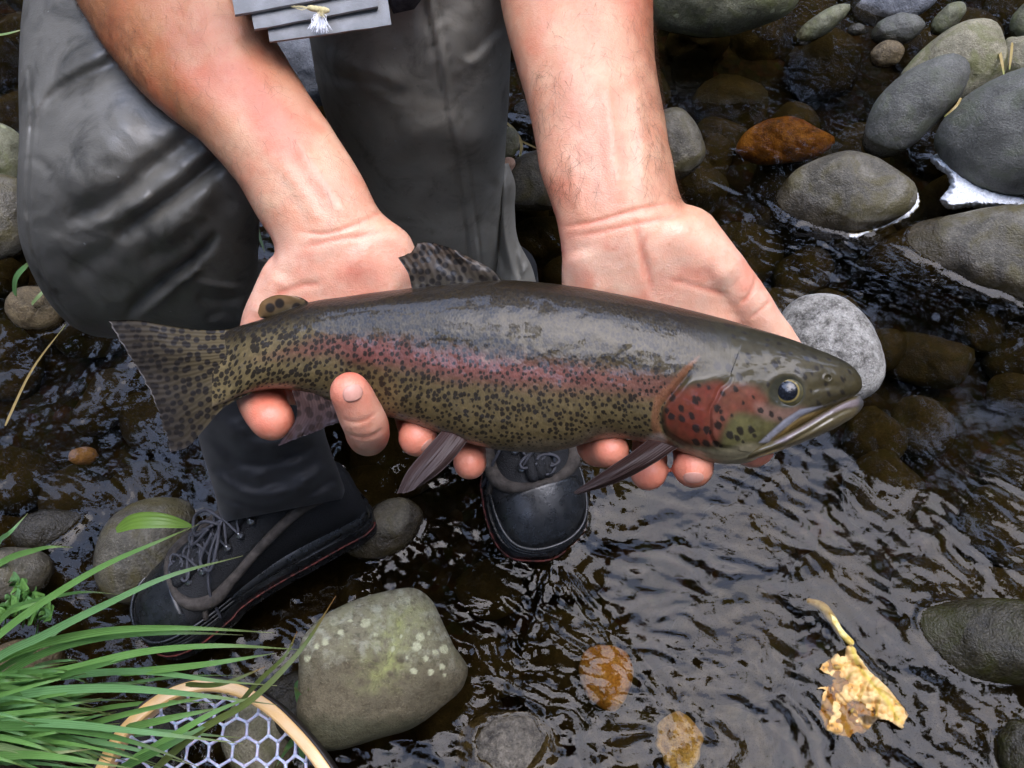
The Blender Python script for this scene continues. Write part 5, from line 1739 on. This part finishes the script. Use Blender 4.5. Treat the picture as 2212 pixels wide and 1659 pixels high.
for pts, z0, z1, wd, gi in KEY:
    k = len(pts)
    rows = [(*q7(x, y), z0 + (z1 - z0) * math.sin(i / (k - 1) * 2.2)) for i, (x, y) in enumerate(pts)]
    rows = [(2 * rows[0][0] - rows[1][0] if rows[0][0] < 5 else rows[0][0], 2 * rows[0][1] - rows[1][1] + 30 if rows[0][0] < 5 else rows[0][1], z0 * .5)] + rows if rows[0][0] < 5 else rows
    blade('blade', rows, wd, BROWNTIP if gi == 9 else GR[gi], tuft)
for k in range(150):
    y0 = rnd.choice([rnd.uniform(1060, 1660), rnd.uniform(1200, 1640)])
    L = rnd.uniform(300, 1350) * np.interp(y0, [1060, 1350], [.35, 1.0])
    x0 = rnd.uniform(-500, 330)
    slope = rnd.uniform(-.40, -.10) if y0 < 1350 else rnd.uniform(-.45, .12)
    dz = rnd.uniform(.03, .12)
    z0 = rnd.uniform(.02, .07)
    pts = []
    droop = rnd.uniform(.05, .34)
    for i in range(5):
        u = i / 4
        pts.append((*q7(x0 + L * u, y0 + L * (slope * u + droop * u * u)), z0 + dz * math.sin(u * 2.3)))
    if any(x > 250 and y > 1440 for x, y, z in pts) and rnd.random() < .85:
        continue
    blade('blade', pts, rnd.uniform(.0036, .0068), GR[rnd.choice([0, 0, 0, 1, 1, 2, 2])], tuft, n=18)

wd_ = empty('weed', W(25, 1330, .03), 'small leafy green weed at the left edge above the grass tuft', 'plant')
for k in range(22):
    x, y = rnd.uniform(-20, 290), rnd.uniform(580, 830)
    a = rnd.uniform(0, 6.28)
    L = rnd.uniform(40, 95)
    blade('leaf', [(*q7(x, y), .05), (*q7(x + L * .5 * math.cos(a), y + L * .5 * math.sin(a)), .066), (*q7(x + L * math.cos(a), y + L * math.sin(a)), .052)], rnd.uniform(.011, .02), GR[rnd.choice([0, 2, 1])], wd_, n=10, broad=True)
for k in range(6):
    x, y = rnd.uniform(0, 220), rnd.uniform(620, 800)
    blade('stem', [(*q7(x, y + 120), .02), (*q7(x + 20, y + 40), .04), (*q7(x + 30, y), .055)], .0022, GR[2], wd_, n=8)
wd2 = empty('weed', W(650, 1540, .03), 'small green weed sprouting between hoop and lichened boulder', 'plant')
for pts, w in (([(1825, 1400), (1800, 1290), (1750, 1180)], .010), ([(1745, 1175), (1790, 1172), (1830, 1195)], .011), ([(1800, 1400), (1700, 1560), (1640, 1650)], .006), ([(1830, 1420), (1790, 1530), (1800, 1640)], .006), ([(1810, 1400), (1740, 1500), (1680, 1560)], .007)):
    blade('leaf', [(*q7(x, y), .03 + .03 * i) for i, (x, y) in enumerate(pts)], w, GR[1], wd2, n=12, broad=True)
o = blade('fallen_leaf', [(*q7(690, 252), .115), (*q7(800, 200), .13), (*q7(960, 195), .132), (*q7(1135, 225), .12)], .016, grass_mat('yellowing_leaf', (.13, .24, .03), (.20, .33, .05), (.12, .22, .03)), n=24, broad=True, side=(.1, -.3, 1))
tag(o, 'broad yellowing green leaf lying on the round stone beside the boot', 'leaf')

o = blade('straw', [(12, 920, .012), (70, 800, .045), (143, 700, .085)], .0034, STRAW, n=16, fold=.8)
tag(o, 'dry yellow straw sticking out of the rippled water at the left', 'straw')
for nm, pts, w, mt, lb in (('twig', [(2138, 72, .07), (2158, 115, .075), (2168, 162, .07)], .005, STRAW, 'thicker dry twig leaning on the tan slab near the right edge'), ('twig', [(2186, 92, .07), (2180, 150, .07)], .0036, STRAW, 'thin upright dry twig at the right edge beside the tan stones'),
                           ('twig', [(2076, 212, .11), (2060, 235, .11), (2040, 252, .10)], .003, STRAW, 'short pale twig caught between the leaning stone and the biggest boulder'),
                           ('root', [(1088, 262, .02), (1112, 285, .03), (1126, 312, .03), (1122, 345, .03)], .0045, STRAW, 'curled pale root beside the standing leg'), ('root', [(1100, 292, .03), (1140, 312, .03), (1175, 328, .03)], .0026, STRAW, 'thin straight pale root running under the forearm'),
                           ('wild_grass', [(748, 335, .06), (735, 290, .08), (724, 240, .10)], .0055, GR[0], 'green grass blade in the gap between forearm and standing leg'), ('wild_grass', [(752, 330, .05), (742, 300, .06), (738, 268, .07)], .003, STRAW, 'dry yellow grass blade in the gap between forearm and standing leg'),
                           ('wild_grass', [(36, 640, .05), (40, 600, .08), (66, 568, .10)], .0085, GR[1], 'bent green grass blade beside the hanging knee at the left'), ('wild_grass', [(70, 660, .04), (88, 640, .05), (100, 625, .05)], .006, GR[3], 'short yellow-green blade on the brown stone under the knee'),
                           ('wild_grass', [(-30, 80, .12), (20, 74, .13), (46, 66, .13)], .005, GR[3], 'yellowish grass blade at the upper left edge'), ('wild_grass', [(520, 468, .10), (534, 490, .10), (545, 510, .10)], .003, STRAW, 'short straw under the forearm beside the knee'),
                           ('wild_grass', [(556, 470, .10), (560, 505, .10), (572, 545, .10)], .003, GR[3], 'thin greenish stalk under the forearm beside the wrist')):
    o = blade(nm, pts, w, mt, n=12, fold=.7, blunt=.5)
    tag(o, lb, 'twig' if nm in ('twig', 'root') else 'grass')

# --- landing net
m = NT('blond_wood')
p = m.pos()
mpn = m.n('Mapping')
mpn.inputs['Scale'].default_value = (1, 1, 1)
gr = m.noise(70, 6, .7, m.attr('grain', 'Vector'), .2)
WOOD = m.out(m.ramp(gr, (.3, (.48, .25, .075)), (.5, (.66, .40, .15)), (.72, (.76, .52, .24))), .32, .5, m.bump(gr, .1, .0006), Coat_Weight=.5, Coat_Roughness=.15)
m = NT('dark_wood_strip')
DWOOD = m.out((.014, .010, .008), .5, .4)
m = NT('lilac_rubber')
NETM = m.out(m.ramp(m.noise(60, 3, .5, m.pos()), (.35, (.40, .40, .54)), (.7, (.56, .56, .68))), .35, .5, Subsurface_Weight=.3, Subsurface_Scale=.004)
net = empty('landing_net', W(470, 1800, .08), 'wooden landing net with a lilac rubber mesh lying in the grass', 'landing net')
hoop = [(232, 1645, .10), (262, 1592, .10), (306, 1545, .10), (372, 1500, .10), (442, 1480, .10), (512, 1488, .10), (580, 1523, .10), (640, 1578, .10), (690, 1637, .10), (730, 1700, .10), (765, 1790, .10), (770, 1900, .10), (720, 2030, .10), (610, 2150, .10), (530, 2230, .10), (430, 2180, .10), (300, 2050, .10), (212, 1900, .10), (198, 1760, .10)]
hz = np.array(hoop)
hc = spline(W(hz[:, 0], hz[:, 1], hz[:, 2] + .004 * np.sin(np.arange(len(hz)))), 220, closed=True)
t = unit(np.roll(hc, -1, 0) - np.roll(hc, 1, 0))
upv = unit(np.array([-.10, -.12, 1.0]))
sdv = unit(np.cross(t, upv))
cen = hc.mean(0)
sdv = np.where((np.sum(sdv * (hc - cen), 1) < 0)[:, None], -sdv, sdv)


def sweep(prof):
    prof = np.array(prof)
    V = hc[:, None] + sdv[:, None] * prof[None, :, 0:1] + upv[None, None] * prof[None, :, 1:2]
    V = np.concatenate([V, V[:1]], 0)
    gcoord = np.stack([np.repeat(np.linspace(0, .05, len(V))[:, None], len(prof), 1), np.repeat(prof[None, :, 0], len(V), 0), np.repeat(prof[None, :, 1], len(V), 0)], -1)
    return V.reshape(-1, 3), grid_faces(len(V), len(prof), True), gcoord.reshape(-1, 3)


V, f, gc = sweep([(-.0062, -.007), (-.0066, .0), (-.0062, .0066), (-.0046, .008), (.0030, .008), (.0042, .0072), (.0042, -.007)])
mesh('hoop', V, f, WOOD, net, sharp=35, attrs={'grain': gc * np.array([30, 260, 260])})
V, f, gc = sweep([(.0044, -.0068), (.0044, .0070), (.0052, .0074), (.0068, .0062), (.0070, -.006)])
mesh('hoop_strip', V, f, DWOOD, net)
hb = hc[np.argmin(hc[:, 1])]
bg = Bag()
bg.add(*tube([hb + [0, .01, 0], hb + [0, -.05, .002], hb + [.005, -.14, .004], hb + [.01, -.22, .0]], [.013, .012, .015, .013], 30, 20, (True, True)))
bg.build('handle', WOOD, net, attrs=None)
# honeycomb bag
cell = .0205
hp2 = hc[:, :2]
nodes, edges = {}, set()


def node(q):
    k = (round(q[0] * 1e4), round(q[1] * 1e4))
    for dx in (-1, 0, 1):
        for dy in (-1, 0, 1):
            if (k[0] + dx, k[1] + dy) in nodes:
                return (k[0] + dx, k[1] + dy)
    nodes[k] = q
    return k


for i in range(-18, 19):
    for j in range(-21, 22):
        c0 = np.array([cen[0] + cell * (i + .5 * (j % 2)), cen[1] + cell * .866 * j])
        ring_ = [c0 + cell / math.sqrt(3) * np.array([math.sin(a), math.cos(a)]) for a in np.arange(6) * math.pi / 3]
        ks = [node(q) for q in ring_]
        for a in range(6):
            edges.add(tuple(sorted((ks[a], ks[(a + 1) % 6]))))
inside_n = {}
for k, q in nodes.items():
    inn = bool(poly_in(np.array([q[0]]), np.array([q[1]]), hp2)[0])
    dmin = np.hypot(hp2[:, 0] - q[0], hp2[:, 1] - q[1])
    j = int(np.argmin(dmin))
    w = q + .0055 * np.array([noise(np.array([[q[0] * 22, q[1] * 22, 0]]), 41)[0], noise(np.array([[q[0] * 22, q[1] * 22, 5]]), 42)[0]])
    z = hc[j, 2] - .003 - .030 * (1 - math.exp(-dmin[j] / .035)) + .004 * noise(np.array([[q[0] * 30, q[1] * 30, 9]]), 43)[0]
    inside_n[k] = (inn, np.array([w[0], w[1], z]), dmin[j], j)
bg = Bag()
for a, b in edges:
    ia, ib = inside_n[a], inside_n[b]
    if ia[0] and ib[0]:
        pa, pb = ia[1], ib[1]
    elif ia[0] != ib[0]:
        i_, o_ = (ia, ib) if ia[0] else (ib, ia)
        pa, pb = i_[1], hc[i_[3]] - sdv[i_[3]] * .006
    else:
        continue
    mid = (pa + pb) / 2
    bg.add(*tube([pa, mid - [0, 0, .0006], pb], [.0018, .0013, .0018], 5, 6))
bg.build('netting', NETM, net)

# --- big yellow leaf under the surface
lo = [(1180, 905), (1235, 1000), (1292, 1080), (1400, 1180), (1470, 1270), (1530, 1345), (1492, 1435), (1440, 1400), (1400, 1378), (1330, 1392), (1290, 1405), (1262, 1450), (1200, 1462), (1150, 1480), (1090, 1462), (1045, 1440), (1003, 1350), (1010, 1250), (1040, 1205), (985, 1195), (1075, 1170), (1090, 1130), (1035, 1100), (988, 1068), (1050, 1030), (1085, 1005), (1140, 985)]
lo = np.array([q9(*q) for q in lo])
gx_, gy_ = np.meshgrid(np.arange(lo[:, 0].min() - 3, lo[:, 0].max() + 3, 1.7), np.arange(lo[:, 1].min() - 3, lo[:, 1].max() + 3, 1.7), indexing='ij')
sh = gx_.shape
wx_ = 6.0 * fbm(np.stack([gx_ / 14, gy_ / 14], -1), 301, 3)
ins = poly_in(gx_ + wx_, gy_ + wx_, lo)
midrib = spline([q9(*q) for q in [(1175, 900), (1215, 1010), (1280, 1120), (1390, 1250), (1470, 1380)]], 30)
rib2 = spline([q9(*q) for q in [(1090, 1200), (1160, 1270), (1230, 1350), (1285, 1400)]], 30)
d1, s1_, _ = seg_dist(gx_, gy_, midrib)
d2, s2_, _ = seg_dist(gx_, gy_, rib2)
zz_ = -.002 + .010 * np.exp(-(d1 / 22) ** 2) + .004 * np.exp(-(d2 / 10) ** 2) + .010 * fbm(np.stack([gx_ / 34, gy_ / 34], -1), 302, 3)
LV = W(gx_, gy_, zz_)
idx = np.arange(gx_.size).reshape(sh)
keep = ins[:-1, :-1] & ins[1:, :-1] & ins[1:, 1:] & ins[:-1, 1:]
i_, j_ = np.nonzero(keep)
f = np.stack([idx[i_, j_], idx[i_ + 1, j_], idx[i_ + 1, j_ + 1], idx[i_, j_ + 1]], -1)
lc = np.array([.72, .48, .20]) * np.ones(sh + (3,))
n_ = fbm(np.stack([gx_ / 16, gy_ / 16], -1), 303, 4)
lc = ml(lc, np.array([.62, .30, .06]), sstep(-.05, .4, n_) * .8)
lc = ml(lc, np.array([.55, .42, .07]), np.exp(-(d1 / 5) ** 2) * .9)
lc = ml(lc, np.array([.16, .09, .03]), np.clip(np.exp(-(d2 / 2.2) ** 2) * .8 + sstep(.42, .62, n_), 0, 1))
for vl in ([(1215, 1010), (1120, 1060), (1040, 1070)], [(1240, 1070), (1140, 1140), (1080, 1180)], [(1290, 1140), (1230, 1250), (1150, 1400)], [(1330, 1180), (1420, 1240), (1490, 1320)], [(1360, 1220), (1340, 1310), (1330, 1380)]):
    k = ridge(gx_, gy_, [q9(*q) for q in vl], 1.8)
    lc = ml(lc, np.array([.42, .28, .05]), k * .8)
    LV[..., 2] += .0015 * k
lc = ml(lc, np.array([.08, .05, .02]), area_mask(gx_, gy_, [q9(*q) for q in [(1235, 1345), (1300, 1355), (1365, 1370), (1340, 1400), (1275, 1395)]], 3))
m = NT('yellow_leaf')
m.out(m.attr('Col'), .5, .3, m.bump(m.noise(220, 4, .6, m.pos()), .4, .001))
lf = mesh('fallen_leaf', LV.reshape(-1, 3), f, m.m, cols=lc.reshape(-1, 3), at=W(lo[:, 0].mean(), lo[:, 1].mean(), -.02))
so_ = lf.modifiers.new('thickness', 'SOLIDIFY')
so_.thickness = .0012
tag(lf, 'large crumpled yellow leaf lying under the water at the lower right', 'leaf')
st = np.array([(*q9(*q), z) for q, z in (((1185, 915), .004), ((1120, 850), -.003), ((1070, 770), -.006), ((1010, 700), -.009), ((940, 672), -.012))])
m = NT('yellow_stem')
mesh('stem', *tube(W(st[:, 0], st[:, 1], st[:, 2]), [.0036, .0042, .0050, .0052, .0035], 30, 10, (True, True)), m.out(m.ramp(m.noise(90, 4, .6, m.pos()), (.4, (.55, .38, .06)), (.6, (.85, .72, .3))), .5, .3), lf)

# --- foam
m = NT('white_foam')
fv = m.vor(420, m.pos())
FOAMW = m.out(m.ramp(fv.outputs['Distance'], (.0, (.88, .89, .9)), (.6, (.66, .67, .68))), .8, .2, m.bump(fv.outputs['Distance'], .5, .002))


def foam(poly, label, h=.010, soft=9, step=2.0, smooth=True):
    poly = np.array(poly, float)
    l2 = spline(poly, 90, closed=True) if smooth else poly
    x, y = np.meshgrid(np.arange(l2[:, 0].min() - 4, l2[:, 0].max() + 4, step), np.arange(l2[:, 1].min() - 4, l2[:, 1].max() + 4, step), indexing='ij')
    d_, _, _ = seg_dist(x, y, np.vstack([l2, l2[:1]]))
    d_ = np.where(poly_in(x, y, l2), d_, -d_) + 2.4 * fbm(np.stack([x / 7, y / 7], -1), 310, 3)
    z = h * np.sqrt(np.clip(d_ / soft, 0, 1)) + .0022 * fbm(np.stack([x / 4.5, y / 4.5], -1), 311, 2) - .001
    z = np.where(d_ < 0, -.004, z)
    V = W(x, y, z)
    ix = np.arange(x.size).reshape(x.shape)
    k = (d_ > -1)
    k = k[:-1, :-1] & k[1:, :-1] & k[1:, 1:] & k[:-1, 1:]
    a, b = np.nonzero(k)
    f = np.stack([ix[a, b], ix[a + 1, b], ix[a + 1, b + 1], ix[a, b + 1]], -1)
    return tag(mesh('foam', V.reshape(-1, 3), f, FOAMW, at=W(*poly.mean(0), 0)), label, 'foam', kind='stuff')


foam([(2010, 343), (2026, 330), (2045, 322), (2072, 364), (2098, 383), (2156, 408), (2220, 419), (2300, 430), (2300, 462), (2212, 454), (2098, 449), (2040, 448), (2030, 434), (2051, 401), (2047, 383), (2020, 360)], 'patch of white foam under the biggest grey boulder', .030, 12)
foam([(1953, 388), (1968, 398), (1984, 420), (1987, 441), (1972, 462), (1945, 478), (1915, 492), (1872, 505), (1842, 516), (1832, 510), (1865, 500), (1905, 484), (1940, 466), (1968, 448), (1975, 430), (1966, 410)], 'thin rim of white foam curving round the wet dark stone', .006, 6)
for k, (x, y, a, b) in enumerate([(1716, 1198, 26, 4)][:0]):
    pass

# ------------------------------------------------------------------ water (built last: it knows what stands in it)
wx = np.concatenate([np.linspace(-6, -1.2, 40)[:-1], np.linspace(-1.2, 1.3, 760), np.linspace(1.3, 6, 40)[1:]])
wy = np.concatenate([np.linspace(-5, 0.02, 40)[:-1], np.linspace(0.02, 1.95, 600), np.linspace(1.95, 6, 40)[1:]])
X, Y = np.meshgrid(wx, wy, indexing='ij')
g = np.stack([X, Y], -1)
wv = g + 0.05 * np.stack([fbm(g * 5, 1, 3), fbm(g * 5, 2, 3)], -1)


def rot2(a, sx, sy):
    c, s = math.cos(a), math.sin(a)
    return np.stack([(wv[..., 0] * c + wv[..., 1] * s) * sx, (-wv[..., 0] * s + wv[..., 1] * c) * sy], -1)


calm = 0.25 + 0.75 * sstep(-0.35, 0.45, fbm(g * 3.1 + 4.2, 31, 3))
pool = W(1650, 150)
q = W(2010, 850)
still = 1 - 0.88 * np.exp(-(((X - pool[0]) / 0.42) ** 2 + ((Y - pool[1]) / 0.36) ** 2)) - 0.7 * np.exp(-((((X - q[0]) / 0.26) ** 2 + ((Y - q[1]) / 0.15) ** 2) ** 1.5))
still = np.clip(still, 0.08, 1)
for wx0, wy0, ra, rb, v in ((1400, 1560, .42, .12, 1.0), (2060, 1130, .20, .10, .9), (2010, 850, .26, .16, .10), (150, 900, .22, .15, .9), (1690, 1230, .13, .08, .45), (1100, 1230, .2, .1, .7)):
    q = W(wx0, wy0)
    wgt = np.exp(-(((X - q[0]) / ra) ** 2 + ((Y - q[1]) / rb) ** 2) ** 1.5)
    calm = calm * (1 - wgt) + v * wgt
calm = calm * still
H = 0.0055 * fbm(wv * 4.6, 5, 3) * (0.4 + 0.6 * still)
H += 0.0036 * fbm(rot2(0.5, 13, 22), 6, 3) * (0.3 * still + 0.7 * calm)
H += 0.0022 * fbm(rot2(-0.6, 34, 95), 7, 3) * (0.12 * still + 1.15 * calm)
H += 0.00055 * fbm(rot2(-0.35, 80, 210), 8, 2) * (0.1 + 1.1 * calm)
kd = kdtree.KDTree(len(WATERLINE))
for i, pnt in enumerate(WATERLINE):
    kd.insert((pnt[0], pnt[1], 0), i)
kd.balance()
flat = g.reshape(-1, 2)
dist = np.full(len(flat), 1.0)
near = (np.abs(flat[:, 0]) < 1.35) & (flat[:, 1] > -0.1) & (flat[:, 1] < 2.0)
for i in np.nonzero(near)[0]:
    dist[i] = kd.find((flat[i, 0], flat[i, 1], 0))[2]
dist = dist.reshape(X.shape)
ang_n = fbm(g * 14, 44, 2)
H += 0.0034 * np.exp(-(dist / 0.0045)) + 0.0006 * np.cos(dist * 2 * np.pi / 0.017 + 7 * ang_n) * np.exp(-dist / 0.022) * (0.5 + ang_n)
# streaming wake off the toe of the standing boot
tx, ty = BOOT_TOE[0], BOOT_TOE[1]
u, vv_ = X - tx, ty - Y
for sgn, k in ((0.62, 1.0), (-0.35, 0.7)):
    off = u - sgn * vv_
    H += 0.0012 * k * np.exp(-(off / 0.02) ** 2) * np.cos(off * 2 * np.pi / 0.02) * sstep(0, 0.03, vv_) * np.exp(-np.clip(vv_, 0, 9) / 0.16)
m = NT('stream_water')
p = m.pos()
mp = m.n('Mapping')
mp.inputs['Rotation'].default_value = (0, 0, 0.5)
mp.inputs['Scale'].default_value = (1.0, 1.9, 1.0)
m.l(p, mp.inputs[0])
nrm = m.bump(m.noise(150, 3, 0.55, mp.outputs[0], 0.6), 0.05, 0.0014)
fr = m.n('Fresnel')
fr.inputs['IOR'].default_value = 1.30
m.l(nrm, fr.inputs['Normal'])
tr = m.n('BsdfTransparent')
tr.inputs[0].default_value = (0.55, 0.48, 0.30, 1)
gl = m.n('BsdfGlossy')
gl.inputs['Roughness'].default_value = 0.015
m.l(nrm, gl.inputs['Normal'])
ms = m.n('MixShader')
m.l(fr.outputs[0], ms.inputs[0])
m.l(tr.outputs[0], ms.inputs[1])
m.l(gl.outputs[0], ms.inputs[2])
m.l(ms.outputs[0], m.t.nodes['Material Output'].inputs['Surface'])
tag(mesh('water', np.stack([X, Y, H], -1), grid_faces(len(wx), len(wy)), m.m), kind='structure')
